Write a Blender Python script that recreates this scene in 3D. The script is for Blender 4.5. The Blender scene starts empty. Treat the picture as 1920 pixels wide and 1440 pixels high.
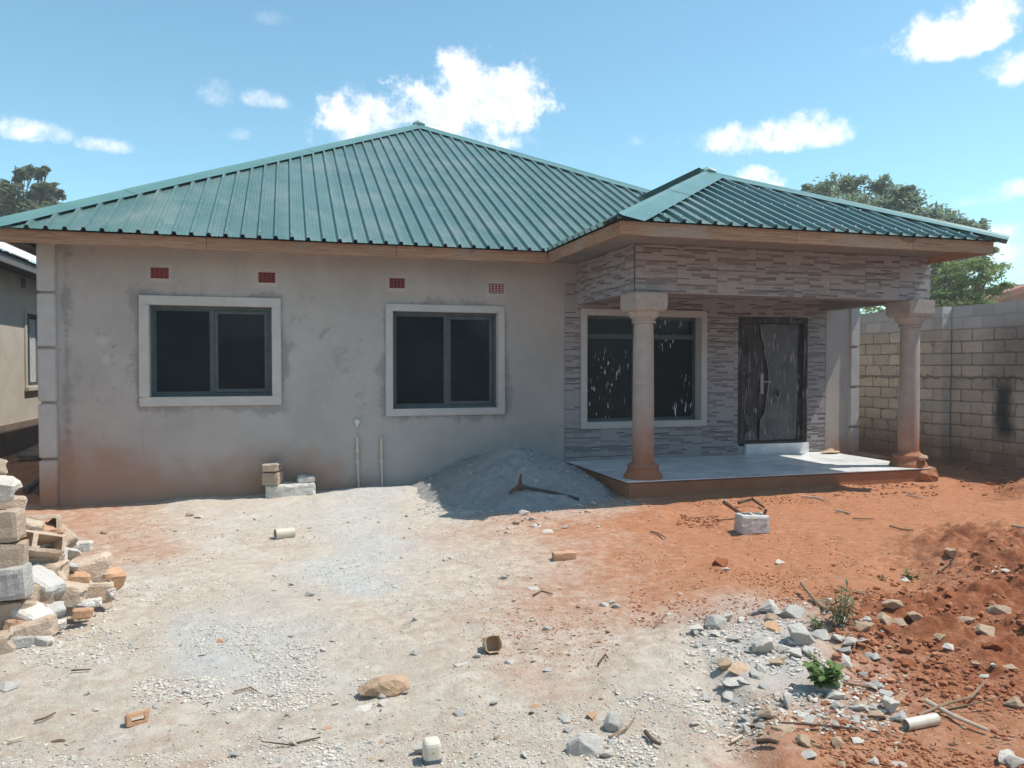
import bpy, bmesh, math, random
import numpy as np
from mathutils import Vector, Matrix, Euler, noise as mnoise
random.seed(7); rng = np.random.default_rng(7)
SC = bpy.context.scene
COL = SC.collection
# ------------------------------------------------------------------ camera, sky, sun, exposure
# world: x along the front wall, y into the house, z up; the eye of the camera is at z = 0, the yard lies near z = -1.68
F = 1440.0
PITCH = math.atan(33 / F); YAW = math.atan(420 / F)
cam = bpy.data.cameras.new('camera'); cam.sensor_width = 36; cam.lens = 36 * F / 1920
cam.clip_start = 0.05; cam.clip_end = 3000
cam_o = bpy.data.objects.new('camera', cam); COL.objects.link(cam_o)
cam_o.rotation_euler = (math.pi / 2 - PITCH, 0, -YAW)
SC.camera = cam_o
SC.view_settings.view_transform = 'Standard'; SC.view_settings.look = 'None'
SC.view_settings.gamma = 1; SC.view_settings.use_curve_mapping = False
SC.view_settings.exposure = 0.63
SUN = Vector((0.52, -0.14, 1.0)).normalized()
sl = bpy.data.lights.new('sun', 'SUN'); sl.energy = 3.4; sl.angle = math.radians(0.53); sl.color = (1, 0.94, 0.85)
so = bpy.data.objects.new('sun', sl); COL.objects.link(so)
so.rotation_euler = SUN.to_track_quat('Z', 'Y').to_euler()
SKY_STRENGTH = 0.127

def ray(u, v):
    x = (u - 960) / F; z = -(v - 720) / F
    y2 = math.cos(PITCH) + z * math.sin(PITCH); z2 = -math.sin(PITCH) + z * math.cos(PITCH)
    return Vector((x * math.cos(YAW) + y2 * math.sin(YAW), -x * math.sin(YAW) + y2 * math.cos(YAW), z2))
def on_y(u, v, y): r = ray(u, v); return r * (y / r.y)
def on_x(u, v, x): r = ray(u, v); return r * (x / r.x)
def on_z(u, v, z): r = ray(u, v); return r * (z / r.z)
def at_depth(u, v, d): return ray(u, v) * d

def N(nt, t, loc=None, **kw):
    n = nt.nodes.new(t)
    for k, v in kw.items(): setattr(n, k, v)
    return n
def L(nt, a, b): nt.links.new(a, b)
def math_n(nt, op, a, b=None, c=None, clamp=False):
    n = nt.nodes.new('ShaderNodeMath'); n.operation = op; n.use_clamp = clamp
    for i, x in enumerate((a, b, c)):
        if x is None: continue
        if isinstance(x, (int, float)): n.inputs[i].default_value = x
        else: nt.links.new(x, n.inputs[i])
    return n.outputs[0]
def mixc(nt, fac, a, b, mode='MIX'):
    n = nt.nodes.new('ShaderNodeMix'); n.data_type = 'RGBA'; n.blend_type = mode
    for s, x in ((n.inputs[0], fac), (n.inputs[6], a), (n.inputs[7], b)):
        if isinstance(x, (int, float)): s.default_value = x
        elif isinstance(x, tuple): s.default_value = (*x[:3], 1)
        else: nt.links.new(x, s)
    return n.outputs[2]
def noise_n(nt, scale, detail=4, rough=0.55, vec=None, dist=0.0):
    n = nt.nodes.new('ShaderNodeTexNoise'); n.inputs['Scale'].default_value = scale
    n.inputs['Detail'].default_value = detail; n.inputs['Roughness'].default_value = rough
    n.inputs['Distortion'].default_value = dist
    if vec is not None: nt.links.new(vec, n.inputs['Vector'])
    return n.outputs['Fac']
def ramp(nt, x, lo, hi, smooth=True):
    n = nt.nodes.new('ShaderNodeMapRange'); n.interpolation_type = 'SMOOTHSTEP' if smooth else 'LINEAR'
    n.inputs[1].default_value = lo; n.inputs[2].default_value = hi
    nt.links.new(x, n.inputs[0]); return n.outputs[0]

# the sky: Nishita air with fair-weather cumulus
W = bpy.data.worlds.new('World'); SC.world = W; W.use_nodes = True
nt = W.node_tree; nt.nodes.clear()
sky = N(nt, 'ShaderNodeTexSky', sky_type='NISHITA'); sky.sun_disc = False
sky.sun_elevation = math.asin(SUN.z); sky.sun_rotation = math.atan2(SUN.x, SUN.y)
sky.altitude = 1100; sky.air_density = 1.0; sky.dust_density = 0.6; sky.ozone_density = 1.6
geo = N(nt, 'ShaderNodeTexCoord').outputs['Generated']
cl_big = noise_n(nt, 5.5, 6, 0.6, geo); cl_fine = noise_n(nt, 26, 7, 0.68, geo)
cl = math_n(nt, 'ADD', math_n(nt, 'MULTIPLY', cl_big, 0.40), math_n(nt, 'MULTIPLY', cl_fine, 0.60))
def cloud_mask(c, w, h, hard):
    c = c.normalized(); rt = c.cross(Vector((0, 0, 1))).normalized(); up = rt.cross(c)
    def dot(v):
        n = N(nt, 'ShaderNodeVectorMath', operation='DOT_PRODUCT'); L(nt, geo, n.inputs[0]); n.inputs[1].default_value = v
        return n.outputs['Value']
    a = math_n(nt, 'MULTIPLY', dot(rt), 1 / w); b = math_n(nt, 'MULTIPLY', dot(up), 1 / h)
    b2 = math_n(nt, 'MULTIPLY', math_n(nt, 'MINIMUM', b, 0.0), 0.55)       # flatter foot
    b = math_n(nt, 'ADD', b, b2)
    r2 = math_n(nt, 'ADD', math_n(nt, 'MULTIPLY', a, a), math_n(nt, 'MULTIPLY', b, b))
    d = math_n(nt, 'SUBTRACT', 1.0, r2)
    d = math_n(nt, 'ADD', d, math_n(nt, 'MULTIPLY', math_n(nt, 'SUBTRACT', cl, 0.50), 5.8))
    m = ramp(nt, d, -0.12, -0.15 + 1.55 / hard)
    return math_n(nt, 'MULTIPLY', m, ramp(nt, dot(c), 0.0, 0.3))
CLOUDS = [  # u, v, half width, half height in photo units, density, opacity
    (885, 198, 138, 86, 1.4, 1.0), (710, 224, 130, 62, 1.3, 0.97), (795, 215, 105, 70, 2.2, .96), (868, 152, 62, 60, 1.4, 1.0), (800, 265, 210, 34, 1.2, .95), (940, 225, 75, 48, 1.3, 1),
    (1440, 262, 130, 34, 1.1, 0.95), (1500, 250, 60, 34, 1.1, 0.9), (1415, 345, 48, 30, 1.4, 1.0), (1820, 62, 110, 48, 1.2, 1.0), (1870, 25, 80, 40, 1.2, 0.95), (1900, 130, 40, 34, 1.1, .9),
    (410, 180, 38, 28, 0.8, 0.6), (490, 188, 55, 20, 0.8, 0.62), (60, 250, 62, 24, 0.9, 0.85), (190, 275, 46, 16, 0.8, 0.75), (445, 254, 30, 14, 0.7, 0.5),
    (510, 35, 45, 16, 0.5, 0.35), (1845, 378, 45, 14, 0.8, 0.7), (1905, 358, 40, 18, 1, 0.8), (1900, 440, 60, 22, .9, .8), (1890, 490, 90, 46, .8, .8), (1195, 265, 18, 14, 0.5, 0.45), (1640, 100, 30, 14, 0.4, 0.2)]
tot = None
def add_mask(m, op):
    global tot
    m = math_n(nt, 'MULTIPLY', m, op)
    tot = m if tot is None else math_n(nt, 'MAXIMUM', tot, m)
for (u, v, w, h, hd, op) in CLOUDS:
    add_mask(cloud_mask(ray(u, v), w / F, h / F, hd), op)
rs = random.Random(5)
for k in range(16):                                                   # the same kind of clouds round the rest of the horizon
    az = math.radians(70 + k * 14.5 + rs.uniform(-5, 5)) ; el = math.radians(rs.uniform(7, 34))
    d = Vector((math.sin(az + YAW) * math.cos(el), math.cos(az + YAW) * math.cos(el), math.sin(el)))
    add_mask(cloud_mask(d, rs.uniform(.06, .16), rs.uniform(.02, .06), 1.1), rs.uniform(.7, 1))
bg = N(nt, 'ShaderNodeBackground'); bg.inputs['Strength'].default_value = SKY_STRENGTH; L(nt, mixc(nt, 1.0, sky.outputs[0], (.97, 1.24, 1.07), 'MULTIPLY'), bg.inputs[0])
bgc = N(nt, 'ShaderNodeBackground'); bgc.inputs['Strength'].default_value = 0.86
L(nt, mixc(nt, ramp(nt, cl, .40, .58), (0.70, 0.78, 0.88), (1.0, 1.0, 1.0)), bgc.inputs[0])
ms = N(nt, 'ShaderNodeMixShader'); L(nt, tot, ms.inputs[0]); L(nt, bg.outputs[0], ms.inputs[1]); L(nt, bgc.outputs[0], ms.inputs[2])
L(nt, ms.outputs[0], N(nt, 'ShaderNodeOutputWorld').inputs[0])

# ------------------------------------------------------------------ helpers
_NT = {}
def vnoise(x, y, seed=0):
    """smooth 2-D value noise in [-1, 1]"""
    r = _NT.get(seed)
    if r is None: r = _NT[seed] = np.random.default_rng(seed).uniform(-1, 1, (256, 256))
    xi = np.floor(x).astype(int); yi = np.floor(y).astype(int); fx = x - xi; fy = y - yi
    fx = fx * fx * (3 - 2 * fx); fy = fy * fy * (3 - 2 * fy)
    g = lambda a, b: r[a & 255, b & 255]
    return (g(xi, yi) * (1 - fx) + g(xi + 1, yi) * fx) * (1 - fy) + (g(xi, yi + 1) * (1 - fx) + g(xi + 1, yi + 1) * fx) * fy
def fnoise(x, y, scale, octv=4, seed=0, gain=0.5):
    t = np.zeros_like(x, dtype=float); a = 1.0
    for k in range(octv):
        t += a * vnoise(x * scale + 17.3 * k, y * scale - 9.1 * k, seed + k); a *= gain; scale *= 2.03
    return t

def mat(name, base, rough=0.8, var=None, nscale=6.0, amt=0.5, bump=0.0, bscale=60.0, spec=0.5, metal=0.0, coords='Object', extra=None, per_obj=0.0):
    m = bpy.data.materials.new(name); m.use_nodes = True; t = m.node_tree; p = t.nodes['Principled BSDF']
    p.inputs['Roughness'].default_value = rough; p.inputs['Metallic'].default_value = metal
    p.inputs['Specular IOR Level'].default_value = spec
    tc = N(t, 'ShaderNodeTexCoord').outputs['Object'] if coords == 'Object' else N(t, 'ShaderNodeNewGeometry').outputs['Position']
    if coords == 'Object' and per_obj:
        oi = N(t, 'ShaderNodeObjectInfo').outputs['Random']
        vm = N(t, 'ShaderNodeVectorMath', operation='ADD'); L(t, tc, vm.inputs[0])
        cx = N(t, 'ShaderNodeCombineXYZ'); L(t, math_n(t, 'MULTIPLY', oi, 37.0), cx.inputs[0]); L(t, math_n(t, 'MULTIPLY', oi, 11.0), cx.inputs[1]); L(t, cx.outputs[0], vm.inputs[1]); tc = vm.outputs[0]
    c = base
    if var is not None:
        f = ramp(t, noise_n(t, nscale, 6, 0.6, tc, 0.3), 0.5 - 0.3 * (1 - amt * .5), 0.5 + 0.3 * (1 - amt * .5))
        c = mixc(t, f, base, var)
    if extra: c = extra(t, p, tc, c)
    if per_obj:
        oi = N(t, 'ShaderNodeObjectInfo').outputs['Random']
        h = N(t, 'ShaderNodeHueSaturation'); L(t, math_n(t, 'ADD', math_n(t, 'MULTIPLY', oi, per_obj), 1 - per_obj / 2), h.inputs['Value'])
        if isinstance(c, tuple): h.inputs['Color'].default_value = (*c, 1)
        else: L(t, c, h.inputs['Color'])
        c = h.outputs[0]
    if isinstance(c, tuple): p.inputs['Base Color'].default_value = (*c, 1)
    else: L(t, c, p.inputs['Base Color'])
    if bump:
        b = N(t, 'ShaderNodeBump'); b.inputs['Strength'].default_value = bump; b.inputs['Distance'].default_value = 0.02
        L(t, noise_n(t, bscale, 6, 0.65, tc), b.inputs['Height']); L(t, b.outputs[0], p.inputs['Normal'])
    return m
def attr(t, name): return N(t, 'ShaderNodeAttribute', attribute_name=name).outputs['Fac']

def tag(o, label=None, cat=None, group=None, kind=None):
    if label: o['label'] = label
    if cat: o['category'] = cat
    if group: o['group'] = group
    if kind: o['kind'] = kind
    return o
def origin(o):
    v = Vector((0, 0, 0))
    while o: v += o.location; o = o.parent
    return v
def link(name, me, m=None, parent=None, loc=None, rot=None, scale=None):
    if m is not None and len(me.materials) == 0:
        for mm in (m if isinstance(m, (list, tuple)) else [m]): me.materials.append(mm)
    o = bpy.data.objects.new(name, me); COL.objects.link(o)
    if parent is not None: o.parent = parent
    if loc is not None: o.location = loc
    if rot is not None: o.rotation_euler = rot
    if scale is not None: o.scale = scale
    return o
def empty(name, loc, label, cat, group=None):
    o = bpy.data.objects.new(name, None); COL.objects.link(o); o.location = loc; o.empty_display_size = .2
    return tag(o, label, cat, group)
class MB:
    """collects polygons in world coordinates; build() links ONE mesh object"""
    def __init__(s): s.v = []; s.f = []; s.mi = []
    def face(s, pts, mi=0):
        b = len(s.v); s.v += [tuple(p) for p in pts]; s.f.append(tuple(range(b, b + len(pts)))); s.mi.append(mi)
    def box(s, x0, x1, y0, y1, z0, z1, mi=0):
        b = len(s.v)
        s.v += [(x0, y0, z0), (x1, y0, z0), (x1, y1, z0), (x0, y1, z0), (x0, y0, z1), (x1, y0, z1), (x1, y1, z1), (x0, y1, z1)]
        for q in ((0, 3, 2, 1), (4, 5, 6, 7), (0, 1, 5, 4), (1, 2, 6, 5), (2, 3, 7, 6), (3, 0, 4, 7)):
            s.f.append(tuple(b + i for i in q)); s.mi.append(mi)
    def tube(s, pts, rad, n=8, cap=True, mi=0):
        pts = [Vector(p) for p in pts]; rad = rad if isinstance(rad, (list, tuple)) else [rad] * len(pts)
        b0 = len(s.v); ref = Vector((0.31, 0.17, 0.93))
        for i, p in enumerate(pts):
            d = (pts[min(i + 1, len(pts) - 1)] - pts[max(i - 1, 0)]).normalized()
            a = d.cross(ref)
            if a.length < 1e-3: a = d.cross(Vector((1, 0, 0)))
            a.normalize(); c = d.cross(a)
            for k in range(n):
                w = 2 * math.pi * k / n; s.v.append(tuple(p + (a * math.cos(w) + c * math.sin(w)) * rad[i]))
        for i in range(len(pts) - 1):
            for k in range(n):
                s.f.append((b0 + i * n + k, b0 + i * n + (k + 1) % n, b0 + (i + 1) * n + (k + 1) % n, b0 + (i + 1) * n + k)); s.mi.append(mi)
        if cap:
            s.f.append(tuple(b0 + k for k in range(n))[::-1]); s.mi.append(mi)
            e = b0 + (len(pts) - 1) * n; s.f.append(tuple(e + k for k in range(n))); s.mi.append(mi)
    def lathe(s, prof, cx, cy, n=24, mi=0):
        b0 = len(s.v)
        for (r, z) in prof:
            for k in range(n):
                w = 2 * math.pi * k / n; s.v.append((cx + r * math.cos(w), cy + r * math.sin(w), z))
        for i in range(len(prof) - 1):
            for k in range(n):
                s.f.append((b0 + i * n + k, b0 + i * n + (k + 1) % n, b0 + (i + 1) * n + (k + 1) % n, b0 + (i + 1) * n + k)); s.mi.append(mi)
        s.f.append(tuple(b0 + k for k in range(n))[::-1]); s.mi.append(mi)
        e = b0 + (len(prof) - 1) * n; s.f.append(tuple(e + k for k in range(n))); s.mi.append(mi)
    def mesh(s, name, off=Vector((0, 0, 0)), smooth=False):
        me = bpy.data.meshes.new(name)
        me.from_pydata([(a - off.x, b - off.y, c - off.z) for a, b, c in s.v], [], s.f)
        me.polygons.foreach_set('material_index', s.mi)
        if smooth: me.shade_smooth()
        me.update(); return me
    def build(s, name, m, parent=None, bevel=0.0, smooth=False, fix=False):
        off = origin(parent) if parent else Vector((0, 0, 0))
        me = s.mesh(name, off, smooth)
        if bevel or fix:
            bm = bmesh.new(); bm.from_mesh(me)
            bmesh.ops.remove_doubles(bm, verts=bm.verts, dist=1e-5)
            bmesh.ops.recalc_face_normals(bm, faces=bm.faces)
            if bevel: bmesh.ops.bevel(bm, geom=[e for e in bm.edges if e.is_manifold and e.calc_face_angle(0) > .5], offset=bevel, segments=2, affect='EDGES', clamp_overlap=True)
            bm.to_mesh(me); bm.free()
        return link(name, me, m, parent)
def grid_mesh(name, P, mask=None, attrs=None, off=Vector((0, 0, 0)), smooth=True):
    """P: (n, m, 3) array of points -> quad sheet; mask: (n-1, m-1) of faces to keep"""
    n, m = P.shape[:2]
    idx = np.arange(n * m).reshape(n, m)
    q = np.stack([idx[:-1, :-1], idx[1:, :-1], idx[1:, 1:], idx[:-1, 1:]], -1).reshape(-1, 4)
    if mask is not None: q = q[mask.reshape(-1)]
    me = bpy.data.meshes.new(name)
    v = P.reshape(-1, 3) - np.array(off)
    me.vertices.add(n * m); me.vertices.foreach_set('co', v.astype(np.float32).ravel())
    me.loops.add(q.size); me.loops.foreach_set('vertex_index', q.astype(np.int32).ravel())
    me.polygons.add(len(q)); me.polygons.foreach_set('loop_start', np.arange(0, q.size, 4, dtype=np.int32))
    me.polygons.foreach_set('loop_total', np.full(len(q), 4, np.int32)) if hasattr(me.polygons[0], 'loop_total') and False else None
    me.update(calc_edges=True)
    for k, a in (attrs or {}).items():
        at = me.attributes.new(k, 'FLOAT', 'POINT'); at.data.foreach_set('value', a.astype(np.float32).ravel())
    if smooth: me.shade_smooth()
    else: me.shade_flat()
    return me

HAZE = 0.002
# ------------------------------------------------------------------ ground
D = 11.29                                   # distance of the front wall
PX = lambda X, Y, Z: ( (X * math.cos(YAW) - Y * math.sin(YAW)), (X * math.sin(YAW) + Y * math.cos(YAW)) )
_fr = random.Random(31)
FEET = [(_fr.uniform(-1.5, 5), _fr.uniform(3, 8.5), _fr.uniform(0, 3.1)) for _ in range(46)]
H_PTS = np.array([(-3.05, 11.29, -1.88), (-1.7, 11.29, -1.85), (-.5, 11.29, -1.84), (.6, 11.29, -1.79), (1.3, 11.29, -1.75), (2, 11.2, -1.73), (4, 9, -1.69), (6.5, 8.9, -1.68), (8.6, 8.9, -1.67), (10.6, 10.5, -1.66),
    (10.8, 8, -1.63), (-3.8, 11.5, -1.80), (-4.4, 15, -1.62), (-4.4, 20, -1.55), (-3, 9, -1.76), (0, 9, -1.74), (-2, 6, -1.66), (0, 6, -1.65), (3, 6, -1.65), (6, 6.5, -1.63), (0, 3, -1.62), (3, 3, -1.62), (-3, 3, -1.62), (8, 5, -1.55), (0, 0, -1.6), (5, 0, -1.58), (-8, 8, -1.7), (13, 20, -1.6), (13, 5, -1.6), (5, 20, -1.65)])
def ground_z(X, Y, detail=True):
    X = np.asarray(X, float); Y = np.asarray(Y, float)
    num = np.full(X.shape, -1.63 * 2e-3); den = np.full(X.shape, 2e-3)
    for (a, b, c) in H_PTS:
        w = np.exp(-((X - a) ** 2 + (Y - b) ** 2) / (2 * 1.5 ** 2)) + 1e-5
        num += w * c; den += w
    z = num / den
    def blob(cx, cy, rx, ry, h, ang=0.0, p=1.0):
        ca, sa = math.cos(ang), math.sin(ang)
        a = ((X - cx) * ca + (Y - cy) * sa) / rx; b = (-(X - cx) * sa + (Y - cy) * ca) / ry
        return h * np.exp(-(a * a + b * b) ** p)
    soil = blob(4.3, 3.5, 1.25, .75, .10, -.35, 1.6) + blob(6.2, 5.1, 1.0, .8, .17, .2, 1.3) + blob(9.0, 7.2, .6, .45, .30, .4, 1.2) + blob(5.3, 4.2, 1.1, .5, .07, .6)
    z = z + soil
    z = z + blob(3.0, 3.9, .8, .5, .05, .3) + blob(1.3, 10.9, .8, .3, .05) + blob(3.95, 7.75, .3, .2, .07) - blob(4.7, 4.85, .5, .22, .10, .9) - blob(1.9, 3.0, .10, .8, .05, -.35) + blob(2.12, 3.05, .12, .8, .035, -.35) + sum(blob(fx, fy, .13, .05, -.016, fa) for fx, fy, fa in FEET)
    if detail:
        near = np.exp(-np.maximum(0, np.hypot(X - 3, Y - 6) - 10) / 6)
        z = z + near * (.018 * fnoise(X, Y, .9, 3, 3) + .011 * fnoise(X, Y, 5, 4, 11) + .010 * np.clip(fnoise(X, Y, 2.4, 4, 13) - .1, 0, 1) * fnoise(X, Y, 14, 2, 15))
        clod = np.clip(soil * 14, 0, 1)
        z = z + clod * (.05 * np.abs(fnoise(X, Y, 3.6, 4, 21)) + .055 * np.abs(fnoise(X, Y, 9, 4, 31)) - .04)
        rough = np.exp(-(((X - 2.7) / .8) ** 2 + ((Y - 3.7) / .6) ** 2)) + .5 * np.exp(-(((X - 8) / 1.2) ** 2 + ((Y - 8.6) / .35) ** 2))
        z = z + rough * .022 * np.abs(fnoise(X, Y, 9, 3, 41))
    return z
def gz(x, y): return float(ground_z(np.array([x]), np.array([y]))[0])
def on_ground(u, v):
    z = -1.65; p = on_z(u, v, z)
    for _ in range(12):
        z = .5 * z + .5 * gz(p.x, p.y); p = on_z(u, v, z)
    return p
TONE = [  # place seen at (u, v): red earth, moist dark earth, grey stone dust
    (100, 980, .6, 0, 0), (250, 1000, .5, 0, 0), (180, 1030, .5, 0, 0), (20, 1000, .7, 0, 0), (40, 900, .8, .3, 0), (400, 985, .12, 0, .3), (600, 960, .05, 0, .4), (700, 955, 0, 0, .6), (800, 962, .0, 0, .2), (560, 1040, .12, 0, .05), (300, 1100, .1, 0, 0), (420, 1050, .12, 0, .1),
    (700, 1020, .02, 0, .5), (650, 1060, 0, 0, .7), (760, 1060, .02, 0, .5), (850, 1020, .38, 0, .3), (950, 1000, .5, 0, .1), (1000, 970, .5, 0, .2), (1080, 1000, .62, 0, 0), (1150, 1030, .8, 0, 0), (1250, 980, .95, 0, 0), (1400, 1000, 1, 0, 0), (1600, 980, 1, 0, 0), (1800, 960, 1, 0, 0), (1900, 1000, 1, .1, 0), (1300, 950, 1, 0, 0), (1560, 930, 1, .1, 0), (1100, 945, .5, 0, .3),
    (900, 1060, .28, 0, .15), (1000, 1080, .45, 0, 0), (1100, 1100, .6, 0, 0), (1200, 1100, .85, 0, 0), (1300, 1100, .95, 0, 0), (1000, 1160, .5, .05, 0), (900, 1150, .32, 0, 0), (850, 1100, .16, 0, 0), (800, 1180, .22, 0, 0), (1100, 1170, .5, 0, 0), (1200, 1170, .65, 0, 0), (1250, 1230, .3, 0, .1), (1150, 1250, .2, 0, .2), (1250, 1300, .06, 0, .2), (1350, 1350, .1, 0, .35), (1300, 1420, .12, 0, .1),
    (1450, 1425, .75, 0, 0), (1600, 1410, .9, .1, 0), (1800, 1420, .9, .1, 0), (1400, 1180, .6, 0, .4), (1450, 1200, .25, 0, .7), (1350, 1260, .15, 0, .6), (1500, 1300, .15, 0, .7), (1620, 1335, .25, 0, .6), (1660, 1280, 1, .6, 0), (1700, 1200, 1, .6, 0), (1850, 1250, 1, .65, 0), (1900, 1150, 1, .65, 0), (1750, 1100, 1, .35, 0), (1600, 1120, 1, .15, 0), (1500, 1080, 1, 0, 0), (1900, 1080, 1, .6, 0), (1880, 900, 1, .5, 0), (1800, 890, 1, .3, 0), (1750, 1350, .95, .5, .05),
    (200, 1200, .1, 0, .05), (500, 1200, .05, 0, .4), (420, 1240, .05, 0, .6), (300, 1400, .16, 0, 0), (100, 1400, .12, 0, 0), (600, 1400, .14, 0, .1), (700, 1260, .06, 0, .2), (900, 1300, .12, 0, .1), (1000, 1260, .4, 0, 0), (1050, 1240, .32, 0, .1), (1000, 1400, .12, 0, .05), (500, 1150, .05, 0, .25), (1100, 1400, .1, 0, .1), (520, 1300, .05, 0, .3), (270, 1430, .3, 0, 0), (130, 1280, .08, 0, .05), (1400, 920, 1, .2, 0), (1250, 935, .9, .1, .1)]
def tone_at(X, Y):
    X = np.asarray(X, float); Y = np.asarray(Y, float)
    dx = X * math.cos(YAW) - Y * math.sin(YAW); dy = np.maximum(X * math.sin(YAW) + Y * math.cos(YAW), 1.6)
    U = 960 + F * dx / dy; V = 687 + F * 1.66 / dy                    # bearing and nearness of each place
    U = U + 40 * fnoise(X, Y, 1.1, 3, 51); V = V + 18 * fnoise(X, Y, 1.1, 3, 61)
    out = [np.full(X.shape, b) for b in (.4e-3, 0., 0.)]; den = np.full(X.shape, 1e-3)
    for (u, v, r, m, g) in TONE:
        sv = 14 + max(0, v - 900) * .075; su = 50 + max(0, v - 900) * .06
        w = np.exp(-((U - u) / su) ** 2 / 2 - ((V - v) / sv) ** 2 / 2) + 1e-7
        den += w
        for o, q in zip(out, (r, m, g)): o += w * q
    return [o / den for o in out]
def spaced(segs):
    v = []
    for (a, b, s) in segs: v.append(np.arange(a, b - 1e-6, s))
    return np.concatenate(v)
gx = np.concatenate([[-900, -400, -180, -90, -50, -30, -22, -16, -12, -9, -7.5, -6.5, -5.8], spaced([(-5.3, -3, .07), (-3, 6.2, .026), (6.2, 11, .05)]), [11.2, 11.8, 13, 15, 18, 22, 30, 50, 90, 180, 400, 900]])
gy = np.concatenate([[-900, -400, -150, -60, -25, -10, -5, -2, -.5, .5, 1.2], spaced([(1.6, 7, .026), (7, 12, .045), (12, 20, .15)]), [20, 22, 25, 30, 40, 60, 100, 180, 400, 900]])
GX, GY = np.meshgrid(gx, gy, indexing='ij')
GZ = ground_z(GX, GY); RED, MOIST, GREY = tone_at(GX, GY)
def ground_col(t, p, tc, c):
    n1 = noise_n(t, 2.2, 6, .62, tc, .6); n2 = noise_n(t, 11, 7, .66, tc, .4); n3 = noise_n(t, 55, 5, .7, tc)
    br = math_n(t, 'ADD', math_n(t, 'MULTIPLY', math_n(t, 'SUBTRACT', n1, .5), .5), math_n(t, 'ADD', math_n(t, 'MULTIPLY', math_n(t, 'SUBTRACT', n2, .5), .7), math_n(t, 'MULTIPLY', math_n(t, 'SUBTRACT', n3, .5), .65)))
    red = ramp(t, math_n(t, 'ADD', attr(t, 'red'), br), .0, 1.0)
    grey = ramp(t, math_n(t, 'ADD', attr(t, 'grey'), math_n(t, 'MULTIPLY', br, 1.2)), .15, .75)
    moist = ramp(t, math_n(t, 'ADD', attr(t, 'moist'), br), .2, .75)
    dust = mixc(t, ramp(t, n2, .3, .7), (.66, .58, .49), (.53, .455, .37)); dust = mixc(t, math_n(t, 'MULTIPLY', ramp(t, n1, .46, .66), .55), dust, (.52, .425, .335)); dust = mixc(t, math_n(t, 'MULTIPLY', ramp(t, noise_n(t, 1.1, 5, .6, tc, .8), .52, .66), .5), dust, (.66, .625, .57))
    dust = mixc(t, grey, dust, mixc(t, ramp(t, n2, .35, .65), (.46, .465, .46), (.62, .615, .59)))
    earth = mixc(t, ramp(t, n2, .3, .7), (.52, .245, .135), (.43, .185, .096))
    earth = mixc(t, moist, earth, mixc(t, ramp(t, n2, .3, .7), (.36, .13, .062), (.255, .085, .04)))
    col = mixc(t, red, dust, earth)
    col = mixc(t, math_n(t, 'MULTIPLY', ramp(t, n3, .62, .75), .55), col, (.60, .55, .48))            # fine pale grit
    col = mixc(t, math_n(t, 'MULTIPLY', ramp(t, n3, .36, .27), .5), col, (.17, .115, .08))            # crumbs of litter
    b1 = N(t, 'ShaderNodeBump'); b1.inputs['Strength'].default_value = .7; b1.inputs['Distance'].default_value = .05; L(t, n2, b1.inputs['Height'])
    b2 = N(t, 'ShaderNodeBump'); b2.inputs['Strength'].default_value = .8; b2.inputs['Distance'].default_value = .018
    L(t, noise_n(t, 75, 5, .75, tc), b2.inputs['Height']); L(t, b1.outputs[0], b2.inputs['Normal']); L(t, b2.outputs[0], p.inputs['Normal'])
    return col
M_GROUND = mat('yard_earth', (.4, .3, .2), .95, coords='Position', extra=ground_col, spec=.15)
g = link('ground', grid_mesh('ground', np.stack([GX, GY, GZ], -1), None, dict(red=RED, moist=MOIST, grey=GREY)), M_GROUND)
tag(g, kind='structure')

# ------------------------------------------------------------------ materials of the buildings
def plaster_extra(t, p, tc, c):
    pos = N(t, 'ShaderNodeNewGeometry').outputs['Position']
    st = ramp(t, math_n(t, 'ADD', attr(t, 'stain'), math_n(t, 'MULTIPLY', math_n(t, 'SUBTRACT', noise_n(t, 9, 6, .7, pos), .5), 1.3)), .35, .75)
    c = mixc(t, math_n(t, 'MULTIPLY', st, .62), c, (.215, .205, .198))
    lt = ramp(t, math_n(t, 'ADD', attr(t, 'pale'), math_n(t, 'MULTIPLY', math_n(t, 'SUBTRACT', noise_n(t, 6, 5, .6, pos), .5), .6)), .4, .8)
    c = mixc(t, math_n(t, 'MULTIPLY', lt, .6), c, (.54, .50, .47))
    rd = ramp(t, math_n(t, 'ADD', attr(t, 'soil'), math_n(t, 'MULTIPLY', math_n(t, 'SUBTRACT', noise_n(t, 3, 6, .65, pos), .5), .9)), .15, 1.0)
    c = mixc(t, math_n(t, 'MULTIPLY', rd, .75), c, (.36, .20, .12))
    mp = N(t, 'ShaderNodeMapping'); mp.inputs['Scale'].default_value = (9, 9, .7); L(t, pos, mp.inputs[0])
    sk = ramp(t, noise_n(t, 1.6, 4, .6, mp.outputs[0]), .58, .75)
    c = mixc(t, math_n(t, 'MULTIPLY', sk, .20), c, (.25, .225, .205))
    return c
M_PLASTER = mat('cement_plaster', (.46, .415, .385), .93, (.375, .34, .318), 1.3, .2, .35, 28, extra=plaster_extra, coords='Position', spec=.2)
def soil_up(z0, h, col=(.36, .135, .06), k=.85):
    def f(t, p, tc, c):
        pos = N(t, 'ShaderNodeNewGeometry').outputs['Position']; sx = N(t, 'ShaderNodeSeparateXYZ'); L(t, pos, sx.inputs[0])
        a = math_n(t, 'ADD', sx.outputs[2], math_n(t, 'MULTIPLY', math_n(t, 'SUBTRACT', noise_n(t, 5, 5, .65, pos), .5), h * .7))
        return mixc(t, math_n(t, 'MULTIPLY', ramp(t, a, z0 + h, z0), k), c, col)
    return f
M_TRIM = mat('smooth_cement_trim', (.54, .505, .475), .9, (.47, .44, .415), 4, .3, .25, 45, coords='Position', spec=.2)
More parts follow.
